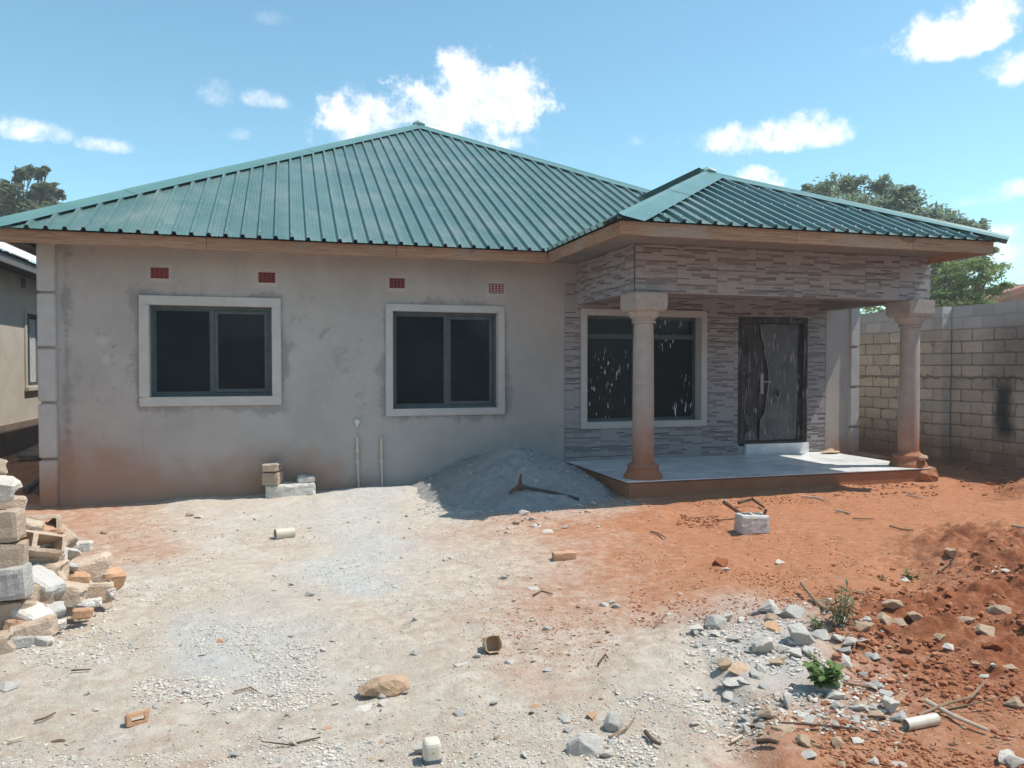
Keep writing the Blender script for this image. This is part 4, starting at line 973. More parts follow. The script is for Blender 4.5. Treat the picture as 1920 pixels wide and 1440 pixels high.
make_tree('spreading_tree', (at_depth(1690, 700, d1).x, at_depth(1690, 700, d1).y, -1.6), clumps_px([(1545, 362, 38), (1600, 352, 34), (1650, 352, 30), (1590, 400, 55), (1660, 400, 52), (1690, 368, 26), (1715, 380, 24), (1740, 410, 36), (1775, 425, 36), (1815, 435, 26), (1840, 425, 18), (1700, 450, 60), (1620, 460, 60), (1780, 480, 50), (1830, 470, 24), (1530, 400, 30), (1660, 520, 70), (1760, 540, 60), (1590, 540, 60), (1850, 440, 12), (1700, 352, 10), (1515, 350, 9)], d1, 1),
          .13, .62, M_LEAFA, 'big spreading grey green tree rising behind the porch roof', 11, .38)
d2 = 25
make_tree('feathery_tree', (at_depth(1815, 690, d2).x, at_depth(1815, 690, d2).y, -1.6), clumps_px([(1770, 520, 34), (1800, 500, 36), (1850, 520, 40), (1840, 490, 28), (1800, 545, 44), (1755, 560, 38), (1870, 545, 28), (1850, 470, 18), (1890, 533, 14), (1865, 500, 22), (1760, 490, 20), (1830, 565, 45), (1780, 580, 36), (1690, 590, 40), (1650, 592, 36)], d2, 2, .7),
          .10, .45, M_LEAFB, 'light green feathery tree just over the block wall', 12, .17, True, 150)
d3 = 42
make_tree('bushy_tree', (at_depth(25, 690, d3).x, at_depth(25, 690, d3).y, -1.6), clumps_px([(40, 328, 11), (55, 320, 12), (75, 324, 10), (88, 318, 6), (35, 338, 7), (5, 348, 16), (25, 362, 22), (60, 370, 20), (72, 350, 10), (95, 352, 10), (105, 365, 12), (90, 380, 18), (112, 364, 6), (40, 395, 30), (5, 390, 28), (75, 400, 24), (-30, 380, 40), (-40, 420, 50), (30, 430, 40)], d3, 3),
          .17, .8, M_LEAFC, 'dark bushy tree above the left end of the green roof', 13, .3)
for k, x in enumerate((-6, 5)):                               # trees beyond the far yard wall, mirrored in the windows
    make_tree('garden_tree', (x, -10 - k % 2, -1.6), [((x + a, -10 - k % 2 + b2, c), 1.7) for a, b2, c in ((0, 0, 2.2), (1.6, .3, 1.6), (-1.5, .2, 1.8), (.4, .5, 3.6), (-.9, 0, .6), (1.3, 0, .3))], .22, .8, M_LEAFC, ('dark garden tree on the left beyond the far yard wall', 'dark garden tree on the right beyond the far yard wall')[k], 20 + k, .25, False, 110)

# ------------------------------------------------------------------ gravel heap, hoe, blocks by the wall
M_GRAVEL = mat('grey_quarry_dust', (.41, .39, .37), .95, (.32, .305, .29), 8, .3, .9, 110, coords='Position', spec=.15,
    extra=lambda t, p, tc, c: mixc(t, math_n(t, 'MULTIPLY', ramp(t, noise_n(t, 120, 3, .7, tc), .60, .70), .6), c, (.42, .42, .42)))
hc = Vector((2.92, 10.15, 0)); xs = np.arange(1.3, 4.9, .03); ys = np.arange(8.2, D + .02, .03); X, Y = np.meshgrid(xs, ys, indexing='ij')
ex = np.where(X < hc.x, (hc.x - X) / 1.15, (X - hc.x) / 1.45); ey = np.where(Y < hc.y, (hc.y - Y) / 1.35, (Y - hc.y) / 2.4)
rr = np.sqrt(ex ** 2 + ey ** 2 + .010); rr = rr + .07 * fnoise(X, Y, 1.6, 3, 101)
hgt = np.clip(.72 * (1 - rr * .92), -.3, 1); hgt = np.where(hgt > 0, hgt, hgt * .8) + .016 * fnoise(X, Y, 8, 4, 102)
Z = ground_z(X, Y) + hgt - .01
cell = (Z[:-1, :-1] > ground_z(X, Y)[:-1, :-1] - .06)
cell &= ~((X[:-1, :-1] > PX0 + .03) & (Y[:-1, :-1] > PY0 + .03))
gh = link('gravel_heap', grid_mesh('gravel_heap', np.stack([X, Y, Z], -1), cell, None, hc), M_GRAVEL, None, hc)
tag(gh, 'heap of grey crusher dust piled against the plastered wall', 'gravel heap')
def heap_z(x, y):
    i = int(np.clip((x - xs[0]) / .03, 0, len(xs) - 1)); j = int(np.clip((y - ys[0]) / .03, 0, len(ys) - 1)); return max(float(Z[i, j]), gz(x, y))
HX, HY, HZ = xs, ys, Z
def on_heap(u, v):
    r = ray(u, v)
    for t in np.arange(8.0, 11.4, .01):
        p = r * (t / r.y)
        if p.z <= heap_z(p.x, p.y): return p
    return p
M_RUST = mat('rusty_iron', (.16, .075, .045), .85, (.10, .05, .035), 14, .3, .4, 60)
M_HANDLE = mat('dark_worn_handle', (.075, .062, .055), .6, (.05, .042, .04), 8, .3)
p = on_heap(976, 922); q = on_heap(1086, 940); q.z += .03; p.z += .06
hoe = empty('mattock', p, 'rusty mattock with long dark handle resting on the grey heap', 'tool')
b = MB(); b.tube([p + Vector((-.02, 0, .01)), p + (q - p) * .5 + Vector((0, 0, .015)), q], [.02, .017, .019], 8); b.build('handle', M_HANDLE, hoe)
b = MB(); b.tube([p + Vector((0, -.03, .16)), p + Vector((-.01, -.01, .08)), p, p + Vector((.005, -.01, -.07)), p + Vector((0, -.03, -.12))], [.012, .022, .036, .024, .012], 8)
b.tube([p + Vector((.0, 0, .01)), p + Vector((-.10, -.05, -.02)), p + Vector((-.17, -.08, -.06))], [.03, .024, .012], 7); b.build('head', M_RUST, hoe)

def place(name, me, m, loc, rot, label, cat, scale=None, group=None):
    if len(me.materials) == 0: me.materials.append(m)
    o = bpy.data.objects.new(name, me); COL.objects.link(o); o.location = loc; o.rotation_euler = rot
    if scale is not None: o.scale = scale
    if len(o.material_slots) and o.material_slots[0].material is not m:
        o.material_slots[0].link = 'OBJECT'; o.material_slots[0].material = m
    return tag(o, label, cat, group)
HOLES = ((-.165, -.015, -.045, .045), (.015, .165, -.045, .045))
B_SOLID = [rough_mesh('cement_block', .39, .15, .19, .03, .005, .009, seed=s) for s in (1, 2, 3)]
B_HOLLOW = [rough_mesh('hollow_block', .39, .15, .19, .03, .004, .012, HOLES, seed=s) for s in (4, 5)]
B_BROKEN = [rough_mesh('broken_block', .30, .15, .19, .03, .006, .014, (), .055, seed=s, warp=.004) for s in (6, 7, 8, 9)]
B_BROKENH = [rough_mesh('broken_hollow_block', .28, .15, .19, .03, .006, .012, ((-.115, .0, -.045, .045), (.03, .14, -.045, .045)), .05, seed=s, warp=.004) for s in (10, 11)]
R_ = math.radians
# concrete lump, block and hollow block under the left window
b_ = on_y(545, 932, D - .22)
lump = rough_mesh('concrete_slab', .66, .28, .21, .035, .008, .02, seed=21, warp=.012)
place('concrete_slab', lump, M_GREYROCK, (b_.x, D - .20, b_.z + .09), (0, 0, R_(2)), 'thick grey concrete slab lying at the wall under the left window', 'slab')
knob = rough_mesh('concrete_cap', .24, .22, .10, .03, .01, .02, seed=22, warp=.015)
place('concrete_piece', knob, M_GREYROCK, (b_.x + .21, D - .19, b_.z + .235), (0, 0, R_(-6)), 'rough mortar chunk on the right end of the grey slab by the wall', 'rubble')
zt = b_.z + .195
place('cement_block', B_SOLID[1], M_BLOCK, (b_.x - .235, D - .22, zt + .085), (0, 0, R_(74)), 'buff cement block standing on the grey slab by the wall', 'block', (.75, 1.5, .9))
place('hollow_block', B_HOLLOW[0], M_BLOCK, (b_.x - .235, D - .215, zt + .17 + .07), (R_(90), 0, R_(76)), 'hollow cement block on top of the buff block by the wall', 'block', (.8, .72, 1.15))
# hollow block with iron stakes in the red yard
c = on_ground(1415, 1002); blk = rough_mesh('hollow_block', .30, .19, .20, .03, .004, .012, ((-.115, -.015, -.055, .055), (.015, .115, -.055, .055)), seed=31)
place('hollow_block', blk, M_GREYBLOCK, (c.x + .02, c.y + .08, c.z + .09), (0, R_(2), R_(-8)), 'grey hollow block standing alone on the red earth in front of the porch', 'block')
def rod(name, pts, rad, m, label, cat, group=None):
    pts = [Vector(q) for q in pts]; mb = MB(); mb.tube(pts, rad, 7); me = mb.mesh(name, pts[0]); o = link(name, me, m, None, pts[0]); return tag(o, label, cat, group)
M_STICK = mat('dry_wood', (.30, .20, .125), .9, (.20, .13, .08), 12, .3, .3, 60); M_DARKWOOD = mat('dark_rotten_wood', (.12, .075, .05), .92, (.08, .05, .035), 12, .3)
M_PALEWOOD = mat('bleached_wood', (.56, .47, .36), .85, (.46, .38, .29), 12, .3)
a1 = on_ground(1396, 975); rod('iron_peg', [a1 + Vector((.05, .05, .02)), on_y(1374, 953, a1.y + .03), on_y(1357, 941, a1.y + .03)], [.022, .02, .024], M_RUST, 'rusty iron peg leaning left behind the lone hollow block', 'peg')
a2 = on_ground(1432, 978); rod('iron_peg', [a2 + Vector((-.02, .03, .0)), on_y(1437, 955, a2.y + .03)], [.02, .016], M_RUST, 'short rusty peg upright at the right of the lone hollow block', 'peg')
# clay brick, pipe offcut
c = on_ground(1060, 1050); bk = rough_mesh('clay_brick', .20, .10, .07, .025, .002, .006, seed=33)
place('clay_brick', bk, M_ORANGE, (c.x, c.y + .03, c.z + .028), (0, 0, R_(-6)), 'single orange clay brick flat on the yard before the heap', 'brick')
def pipe_off(name, u0, v0, u1, v1, rad, m, label, th=.004, lift=0.0):
    a, b2 = on_ground(u0, v0), on_ground(u1, v1); a.z += rad * .8 + lift; b2.z += rad * .8 + lift
    d = (b2 - a); n = 20; mb = MB(); side = d.normalized(); up = Vector((0, 0, 1)); e1 = side.cross(up).normalized(); e2 = e1.cross(side)
    def ring(c, r): return [c + (e1 * math.cos(2 * math.pi * k / n) + e2 * math.sin(2 * math.pi * k / n)) * r for k in range(n)]
    ro0, ro1, ri0, ri1 = ring(a, rad), ring(b2, rad), ring(a, rad - th), ring(b2, rad - th)
    for k in range(n):
        j = (k + 1) % n; mb.face([ro0[k], ro0[j], ro1[j], ro1[k]]); mb.face([ri0[j], ri0[k], ri1[k], ri1[j]]); mb.face([ro0[j], ro0[k], ri0[k], ri0[j]]); mb.face([ro1[k], ro1[j], ri1[j], ri1[k]])
    return tag(link(name, mb.mesh(name, a), m, None, a), label, 'pipe')
pipe_off('pipe_offcut', 516, 1010, 551, 1006, .055, M_PVC, 'short cream plastic pipe offcut lying near the left window', .005)
M_WPVC = mat('dirty_white_pvc', (.66, .62, .55), .5, (.52, .45, .36), 8, .3)
pipe_off('pipe_offcut', 1698, 1368, 1756, 1356, .026, M_WPVC, 'white plastic pipe piece in the rubble at lower right', .004)
for k, (u0, v0, u1, v1) in enumerate(((48, 927, 92, 893), (70, 928, 100, 905))):
    a, b2 = on_ground(u0, v0), on_ground(u1, v1); a.z += .05; b2.z += .06
    rod('plastic_pipe', [a, b2], [.045, .045], M_NFASCIA, ('longer dull grey pipe lying in the shaded side passage', 'shorter grey pipe beside the house corner in the side passage')[k], 'pipe')
c = on_ground(70, 862); place('board_scrap', rough_mesh('board_scrap', .6, .25, .05, .05, .004, .006, seed=36), M_NFASCIA, c + Vector((0, 0, .06)), (R_(3), R_(4), R_(20)), 'flat grey board lying in the shaded side passage', 'board')
# flat stone and mortar crumbs on the porch floor
c = on_z(1556, 850, FZ); place('stone_slab', rock_mesh('stone_slab', 41, 22, (1, .6, .16), 2, .05), M_TANROCK, (c.x, c.y, FZ + .002), (0, 0, .2), 'flat tan stone slab on the sunlit corner of the porch floor', 'stone', (.44, .40, .30))
c = on_z(1575, 846, FZ); place('mortar_lump', rock_mesh('mortar_lump', 42, 20, (1, .6, .4), 2, .12), M_TANROCK, (min(c.x, 8.96), D - .14, FZ), (0, 0, .4), 'crumbled mortar against the wall behind the flat slab on the porch', 'rubble', (.22, .2, .2))
# earth plastered round the foot of the right column
ec = Vector((8.95, 9.16, -1.70))
em = rock_mesh('earth_clump', 43, 40, (1, .85, .75), 3, .10); place('earth_clump', em, M_STEP, ec + Vector((.02, .0, -.06)), (0, 0, .3), 'lump of brown earth caked round the foot of the right column', 'earth clump', (.50, .48, .50))
place('earth_clump', rock_mesh('earth_clump', 44, 30, (1, .8, .5), 3, .12), M_TANROCK, Vector((8.93, 9.12, FZ + .10)), (0, 0, 1.1), 'small brown clod stuck above the base of the right column', 'earth clump', (.27, .22, .22))

# ------------------------------------------------------------------ rubble pile at the left edge
def P3(u, v, y): return on_y(u, v, y)
RUB = [  # kind, u, v, y, yaw, tilt x, tilt y, material, scale, label
    ('B', -20, 1158, 5.28, 8, 0, 2, 0, 1, 'lowest whole block of the left stack, buff with a small hole'),
    ('B', -12, 1096, 5.27, -4, 0, -5, 1, 1, 'grey block second from the ground in the left stack'),
    ('B', -20, 1046, 5.30, 6, 0, 3, 0, 1, 'buff block in the middle of the left stack'),
    ('B', -26, 988, 5.32, -3, 0, -2, 0, 1, 'buff block near the top of the left stack'),
    ('K', -12, 915, 5.35, 15, 10, 12, 2, .95, 'pale broken concrete chunk balanced on the left stack'),
    ('K', -14, 872, 5.38, 60, 0, 20, 0, .6, 'topmost tan fragment of the left stack'),
    ('K', 18, 945, 5.55, 30, 0, 10, 0, .7, 'buff fragment tucked behind the top of the left stack'),
    ('H', 52, 1022, 5.55, 35, 62, 18, 0, 1, 'hollow block tilted on edge showing two square holes'),
    ('H', 62, 985, 6.15, 10, 80, 0, 0, .9, 'upright hollow block behind the tilted one'),
    ('K', 78, 1003, 6.1, 50, 20, 10, 3, 1.0, 'rusty brown block fragment behind the tilted hollow block'),
    ('K', 112, 1006, 6.2, -20, 40, 35, 0, .85, 'buff slab leaning up at the back of the rubble pile'),
    ('B', 62, 1062, 5.6, 30, 8, 4, 0, .85, 'brown block lying under the tilted hollow block'),
    ('G', 108, 1052, 5.75, 28, 55, 20, 1, 1, 'broken grey hollow block with a white edge in the middle of the pile'),
    ('K', 80, 1075, 5.6, 10, 0, 5, 0, 1.05, 'flat buff fragment below the broken hollow block'),
    ('K', 78, 1098, 5.45, -30, 10, 25, 1, 1.0, 'grey rounded fragment at the foot of the left stack'),
    ('K', 160, 1072, 5.9, 18, 0, -8, 0, 1.2, 'long buff half block at the back right of the pile'),
    ('O', 142, 1090, 5.75, 25, 0, 10, 3, .62, 'orange brown clay fragment in the middle of the pile'),
    ('K', 118, 1114, 5.5, 20, 5, 20, 0, 1.0, 'sandy block piece leaning at the front of the pile'),
    ('K', 70, 1115, 5.4, 5, 0, 0, 0, .85, 'brown half block in shadow beside the left stack'),
    ('H', 166, 1110, 5.75, 30, 5, 8, 0, .75, 'sandy half block with a notch at the right of the pile'),
    ('O', 206, 1086, 5.95, 50, 20, 10, 3, .75, 'orange crumbling lump at the right end of the pile'),
    ('K', 55, 1113, 5.35, 70, 0, 30, 0, .7, 'small brown piece against the grey block of the left stack'),
    ('K', 60, 1160, 5.25, -35, 12, 15, 2, .95, 'slanting whitish concrete strip in front of the pile'),
    ('K', 62, 1182, 5.15, 15, 0, -10, 0, .85, 'broad sandy fragment at the front of the pile'),
    ('K', 42, 1180, 5.2, 60, 0, 20, 3, .7, 'orange edged fragment beside the lowest block'),
    ('K', -14, 1212, 5.05, 15, 0, 0, 0, .85, 'rounded buff block end half buried at the left edge'),
    ('K', 95, 1148, 5.35, 40, 30, 0, 1, .6, 'pale upright shard in front of the pile'),
    ('K', 155, 1150, 5.4, 10, 0, 5, 3, .4, 'flat reddish fragment on the ground right of the pile front'),
    ('K', 150, 1140, 5.5, -20, 0, 0, 1, .6, 'flat grey sliver lying right of the pile front'),
    ('K', 200, 1112, 5.78, -15, 0, 0, 2, .4, 'small white chip at the right foot of the pile'),
    ('K', 155, 1024, 6.6, 5, 0, 0, 2, .5, 'small flat white stone beyond the rubble pile'),
    ('K', 130, 1028, 6.5, 25, 0, 10, 2, .45, 'small upright white stone behind the rubble pile'),
    ('K', 42, 1202, 5.1, 20, 0, 0, 1, .5, 'grey pebble sized rubble at the front left of the pile'),
    ('K', 60, 1140, 5.3, 45, 15, 25, 0, .55, 'small buff wedge before the grey block of the stack'),
    ('K', 100, 1085, 5.62, -35, 25, 15, 1, .6, 'grey wedge between the orange fragment and the stack'),
    ('K', 128, 1068, 5.9, 60, 35, 10, 0, .7, 'buff corner piece behind the orange fragment'),
    ('K', 182, 1084, 5.95, -10, 10, 30, 0, .55, 'buff wedge beside the orange crumbling lump'),
    ('K', 92, 1028, 5.9, 15, 50, 15, 0, .7, 'buff web of a broken block behind the tilted one'),
    ('K', 132, 1130, 5.5, 35, 0, 20, 2, .45, 'pale chip before the sandy leaning piece'),
    ('K', 108, 1172, 5.3, 25, 10, 0, 2, .35, 'pale chip on the ground before the pile'),
    ('K', 82, 1208, 5.1, -25, 0, 10, 2, .4, 'whitish chip at the foot of the broad sandy fragment'),
    ('K', 176, 1130, 5.6, 15, 0, 0, 2, .35, 'pale chip under the sandy half block'),
    ('K', 40, 1130, 5.42, 20, 15, 5, 0, .8, 'buff piece wedged behind the stack at mid height'),
    ('K', 50, 990, 5.8, 30, 15, 20, 0, .7, 'buff piece leaning behind the upper stack')]
RMATS = [M_BLOCK, M_GREYBLOCK, M_PALEROCK, M_ORANGE]
SETS = {'B': (B_SOLID, 'cement_block'), 'H': (B_HOLLOW, 'hollow_block'), 'K': (B_BROKEN, 'broken_block'), 'G': (B_BROKENH, 'broken_hollow_block'), 'O': (B_BROKEN, 'clay_lump')}
for k, (kd, u, v, y, yaw, tx, ty, mi, sc, lab) in enumerate(RUB):
    ms_, nm = SETS[kd]; p = P3(u, v, y)
    p.z = max(p.z, gz(p.x, p.y) + .05 * sc)
    place(nm, ms_[k % len(ms_)], RMATS[mi], p, (R_(tx), R_(ty), R_(yaw)), lab, 'block' if kd in 'BHG' else 'rubble', (sc, sc, sc * (.8 if kd == 'K' else 1)), 'blocks and fragments of the rubble pile')
# hidden filling under the pile
fill = MB()
# ------------------------------------------------------------------ single stones that show clearly
RK = [rock_mesh('stone', 200 + s, 10 + s % 4, (1, .8, .62), 2, .07) for s in range(10)]
FL = [rock_mesh('flat_stone', 220 + s, 11 + s % 3, (1, .72, .30), 2, .06) for s in range(6)]
RD = [rock_mesh('boulder', 240 + s, 40, (1, .8, .85), 2, .05) for s in range(3)]
def stone(kind, u, v, wpx, m, label, yaw=0.0, tilt=0.0, hs=1.0, group=None, k=[0]):
    c = on_ground(u, v); dist = c.x * math.sin(YAW) + c.y * math.cos(YAW); w = wpx * dist / F
    k[0] += 1; me = {'R': RK, 'F': FL, 'D': RD}[kind]; me = me[k[0] % len(me)]
    return place({'R': 'stone', 'F': 'flat_stone', 'D': 'boulder'}[kind], me, m, c + Vector((0, w * .15, -w * .13)), (R_(tilt), R_(tilt * .5), R_(yaw)), label, 'stone', (w, w, w * hs), group)
M_BOULDER = mat('orange_tan_rock', (.58, .41, .285), .95, (.48, .315, .20), 5, .3, .7, 30, spec=.15)
T_, P_, G_, O_, C_ = M_TANROCK, M_PALEROCK, M_GREYROCK, M_ORANGE, M_REDCLOD
for a in [
    ('R', 716, 1308, 24, G_, 'grey pebble peeping from under the large orange tan rock', 0, 0, 1), ('F', 682, 1330, 48, P_, 'pale broken flat stone left of the large orange tan rock', 30, 0, 1), ('R', 718, 1322, 22, P_, 'small pale stone in front of the large orange tan rock', 10, 0, 1),
    ('D', 1151, 1368, 46, G_, 'rounded grey boulder like an egg in the foreground', 40, 10, 1.05), ('R', 1100, 1418, 76, G_, 'large angular grey concrete chunk at the bottom', 20, 5, 1.15), ('R', 1140, 1422, 34, P_, 'white stone right of the large angular grey chunk', 0, 0, 1), ('F', 1112, 1345, 40, O_, 'brown tile shard beside the egg shaped boulder', 35, 20, 1.2), ('R', 1062, 1352, 24, P_, 'white stone left of the brown tile shard', 0, 0, 1), ('R', 1068, 1372, 24, G_, 'grey stone between the brown shard and the angular chunk', 50, 0, 1),
    ('R', 790, 1416, 34, P_, 'white rock behind the plastic container at the bottom', 20, 0, 1.3), ('F', 864, 1340, 30, G_, 'flat grey stone right of the large orange tan rock', 0, 0, 1.2), ('R', 778, 1228, 20, G_, 'grey white stone in the middle of the yard', 0, 0, 1.1), ('F', 870, 1248, 38, P_, 'flat pale stone left of the cut plastic tub', 10, 0, .9), ('R', 896, 1234, 16, P_, 'small white stone beside the cut plastic tub', 0, 0, 1.2), ('R', 955, 1246, 20, P_, 'pale stone below right of the cut plastic tub', 0, 0, 1), ('R', 1002, 1242, 14, P_, 'small cream stone right of the cut plastic tub', 20, 0, 1), ('R', 1026, 1182, 16, G_, 'grey pebble on the pinkish middle of the yard', 0, 0, 1.1), ('F', 1030, 1256, 24, G_, 'dark edged grey stone in the middle of the yard', 0, 0, 1),
    ('R', 581, 1118, 18, G_, 'grey stone on the pale yard left of centre', 0, 0, 1.1), ('R', 547, 1098, 13, G_, 'small grey stone up left of its larger neighbour on the pale yard', 0, 0, 1.1), ('F', 1003, 1106, 30, P_, 'flat cream stone lying before the clay brick', 0, 0, .9), ('F', 640, 1066, 24, G_, 'dark flat stone on the blue grey dust', 0, 0, 1), ('F', 936, 1162, 36, P_, 'broad pale patch of stone left of centre right yard', 0, 0, .5), ('R', 945, 1086, 16, G_, 'small brown grey stone behind the flat cream stone', 0, 0, 1.1),
    ('R', 1133, 1138, 20, P_, 'left one of a little nest of pale stones', 0, 0, 1), ('R', 1150, 1132, 18, P_, 'back one of a little nest of pale stones', 40, 0, 1), ('R', 1157, 1140, 18, G_, 'right grey one of a little nest of pale stones', 0, 0, 1), ('F', 1254, 1152, 16, P_, 'white chip on the red earth next to a thin stick', 0, 30, 1.3),
    ('D', 1345, 1178, 48, G_, 'round grey lump at the left of the grey rubble', 0, 0, .85), ('R', 1310, 1186, 34, P_, 'pale stone left of the round grey lump', 10, 0, .9), ('R', 1444, 1148, 40, P_, 'pale square topped lump at the back of the grey rubble', 15, 0, 1.2), ('R', 1460, 1153, 36, G_, 'grey lump right of the pale square topped one', 50, 0, 1), ('R', 1490, 1156, 52, G_, 'broad grey lump at the back of the rubble', 0, 0, .9), ('R', 1420, 1152, 18, G_, 'small grey lump at the back left of the rubble', 0, 0, 1),
    ('F', 1455, 1178, 52, O_, 'pinkish clay tile shard among the grey rubble', 20, 12, .8), ('R', 1437, 1228, 62, P_, 'biggest pale grey block corner in the rubble', 30, 10, 1.3), ('R', 1503, 1206, 64, G_, 'big dark grey lump beside the green weeds', 10, 20, 1.2), ('R', 1545, 1198, 34, G_, 'grey lump left of the upper plant foot', 0, 0, 1), ('R', 1470, 1222, 30, P_, 'pale piece between the two biggest rubble lumps', 0, 0, 1), ('R', 1490, 1232, 34, P_, 'slanted pale slab below the big dark grey lump', 0, 25, 1.2), ('R', 1465, 1240, 26, G_, 'small grey piece below the biggest pale block corner', 0, 0, 1), ('R', 1410, 1224, 30, G_, 'bluish grey lump left of the biggest pale block corner', 0, 0, .9), ('R', 1515, 1225, 30, G_, 'grey chip touching the leafy weed', 0, 0, 1),
    ('R', 1360, 1256, 36, T_, 'upright brown shard at the left of the rubble', 60, 30, 1.4), ('F', 1395, 1258, 56, T_, 'long pale brown slab behind the rubble front', 15, 10, 1), ('F', 1385, 1282, 56, P_, 'wide cream slab in the left rubble', 10, 10, 1.1), ('F', 1420, 1268, 36, G_, 'bluish slab end right of the wide cream slab', 30, 15, 1.1), ('R', 1370, 1284, 26, G_, 'grey piece under the wide cream slab', 0, 0, 1), ('R', 1472, 1326, 42, P_, 'pointed white stone in the front rubble', 60, 25, 1.5), ('R', 1458, 1248, 34, T_, 'yellowish brown lump in the middle of the rubble', 0, 0, .8),
    ('R', 1440, 1345, 36, T_, 'tan block piece at the front of the rubble', 20, 0, 1.2), ('R', 1428, 1366, 24, G_, 'grey lump at the front left of the rubble', 0, 0, 1.1), ('F', 1475, 1368, 52, T_, 'flat brown brick piece at the front of the rubble', 5, 0, 1), ('R', 1570, 1312, 34, P_, 'pale lump below the leafy weed', 10, 0, 1), ('R', 1573, 1328, 26, G_, 'grey lump under the pale one below the leafy weed', 40, 0, 1), ('R', 1618, 1334, 32, P_, 'rounded pale lump in the right rubble', 0, 0, 1), ('R', 1668, 1334, 40, P_, 'upright whitish block corner in the right rubble', 40, 20, 1.5), ('R', 1605, 1352, 16, P_, 'small white chip in the right rubble', 0, 30, 1.3), ('F', 1620, 1348, 20, P_, 'thin white shard leaning in the right rubble', 60, 50, 1.5), ('R', 1650, 1350, 36, T_, 'sandy lump in the right rubble', 0, 0, 1), ('R', 1690, 1350, 34, G_, 'grey lump left of the white pipe', 0, 0, .9), ('R', 1640, 1330, 24, G_, 'small grey lump in the right rubble', 20, 0, 1),
    ('R', 1508, 1396, 34, T_, 'tan stone on red earth below the rubble', 15, 0, 1.1), ('F', 1516, 1420, 48, P_, 'flat white stone at the bottom right of centre', 15, 0, 1.2), ('R', 1576, 1400, 34, T_, 'angular tan stone right of the flat white stone', 50, 0, 1.1), ('F', 1611, 1390, 32, P_, 'white chip above right of the angular tan stone', 20, 0, 1.2), ('F', 1686, 1394, 22, P_, 'thin white sliver on the red earth near the pipe', 10, 0, .8), ('F', 1885, 1425, 66, P_, 'big white slab corner at the bottom right', 25, 12, 1.5), ('R', 1910, 1438, 40, P_, 'whitish chunk beside the big white slab corner', 0, 0, 1.1), ('F', 1690, 1437, 40, P_, 'white curved shard at the bottom right', 0, 10, 1), ('R', 1640, 1432, 22, P_, 'small pale stone at the bottom right', 0, 0, 1), ('R', 1580, 1438, 24, T_, 'brown stone cut by the bottom edge', 0, 0, 1),
    ('R', 1352, 1060, 34, C_, 'dark red earth clod on the smooth red yard', 0, 0, 1), ('R', 1362, 1070, 14, P_, 'small white stone at the foot of the dark red clod', 0, 0, 1), ('F', 1466, 1056, 26, P_, 'flat white chip right of the dark red clod', 25, 8, 1.2), ('F', 1510, 1088, 14, P_, 'small cream chip behind the upper plant', 0, 0, 1), ('R', 1786, 1042, 28, T_, 'cream topped stone on the edge of the right mound', 20, 10, 1.2), ('R', 1697, 1089, 20, P_, 'flat cream stone by the pale green sprig', 0, 0, .8), ('R', 1645, 1106, 14, C_, 'small dark red clod on the right slope', 0, 0, 1),
    ('F', 1868, 1074, 34, P_, 'leftmost pale slab of three on the right mound', 20, 15, 1), ('F', 1878, 1062, 32, P_, 'uppermost pale slab of three on the right mound', 0, 15, 1), ('F', 1888, 1070, 24, P_, 'rightmost pale slab of three on the right mound', 40, 15, 1),
    ('R', 1655, 1170, 36, T_, 'split tan rock with a hollow on the dark red mound', 10, 20, 1.3), ('R', 1625, 1186, 44, T_, 'tan rock left of the split one on the dark red mound', 40, 0, 1), ('R', 1668, 1190, 40, C_, 'red clod below the split tan rock', 0, 0, 1), ('R', 1680, 1140, 44, T_, 'brown rock behind the split tan rock', 0, 0, .9), ('R', 1722, 1162, 34, T_, 'pitted tan rock right of the split one', 0, 0, 1), ('R', 1690, 1172, 26, T_, 'small sandy rock below the pitted one', 0, 0, 1), ('R', 1765, 1198, 24, T_, 'brown rock in the middle of the dark red mound', 20, 0, 1), ('F', 1760, 1188, 28, P_, 'flat cream rock in the middle of the dark red mound', 0, 10, .9), ('F', 1820, 1206, 28, P_, 'white angular rock on the dark red mound', 25, 20, 1.1), ('R', 1782, 1218, 28, P_, 'cream lump below the white angular rock', 0, 0, 1), ('R', 1850, 1190, 46, T_, 'brown crusted rock on the right mound', 0, 0, .9), ('R', 1815, 1170, 40, T_, 'brown flat rock up the right mound', 30, 0, .8), ('R', 1880, 1152, 46, T_, 'sandy crusted rock near the right edge', 0, 0, .9), ('R', 1828, 1250, 20, T_, 'tan lump low on the right mound', 0, 30, 1.4), ('R', 1866, 1250, 14, P_, 'small white stone low on the right mound', 0, 0, 1), ('F', 1848, 1268, 26, P_, 'flat whitish stone low on the right mound', 0, 0, .9), ('R', 1635, 1232, 24, G_, 'half buried grey stone near the leafy weed', 0, 0, .8), ('R', 1900, 1262, 34, T_, 'sandy rock at the right edge of the mound', 0, 0, 1), ('R', 1905, 1325, 36, T_, 'pale brown rock at the lower right edge', 0, 0, 1), ('R', 1640, 1128, 40, C_, 'broad red clod under the brown rock', 0, 0, .8), ('R', 1785, 1120, 30, C_, 'red clod up the right mound', 0, 0, .9), ('R', 1740, 1210, 36, C_, 'red clod left of the cream lump', 0, 0, .8), ('R', 1700, 1250, 40, C_, 'moist red clod in the middle of the mound front', 0, 0, .8), ('R', 1870, 1220, 44, C_, 'moist red clod near the right edge', 0, 0, .9), ('R', 1905, 918, 34, C_, 'large red clod on the far mound by the block wall', 0, 0, .8), ('R', 1868, 908, 20, C_, 'smaller red clod on the far mound by the block wall', 0, 0, .8),
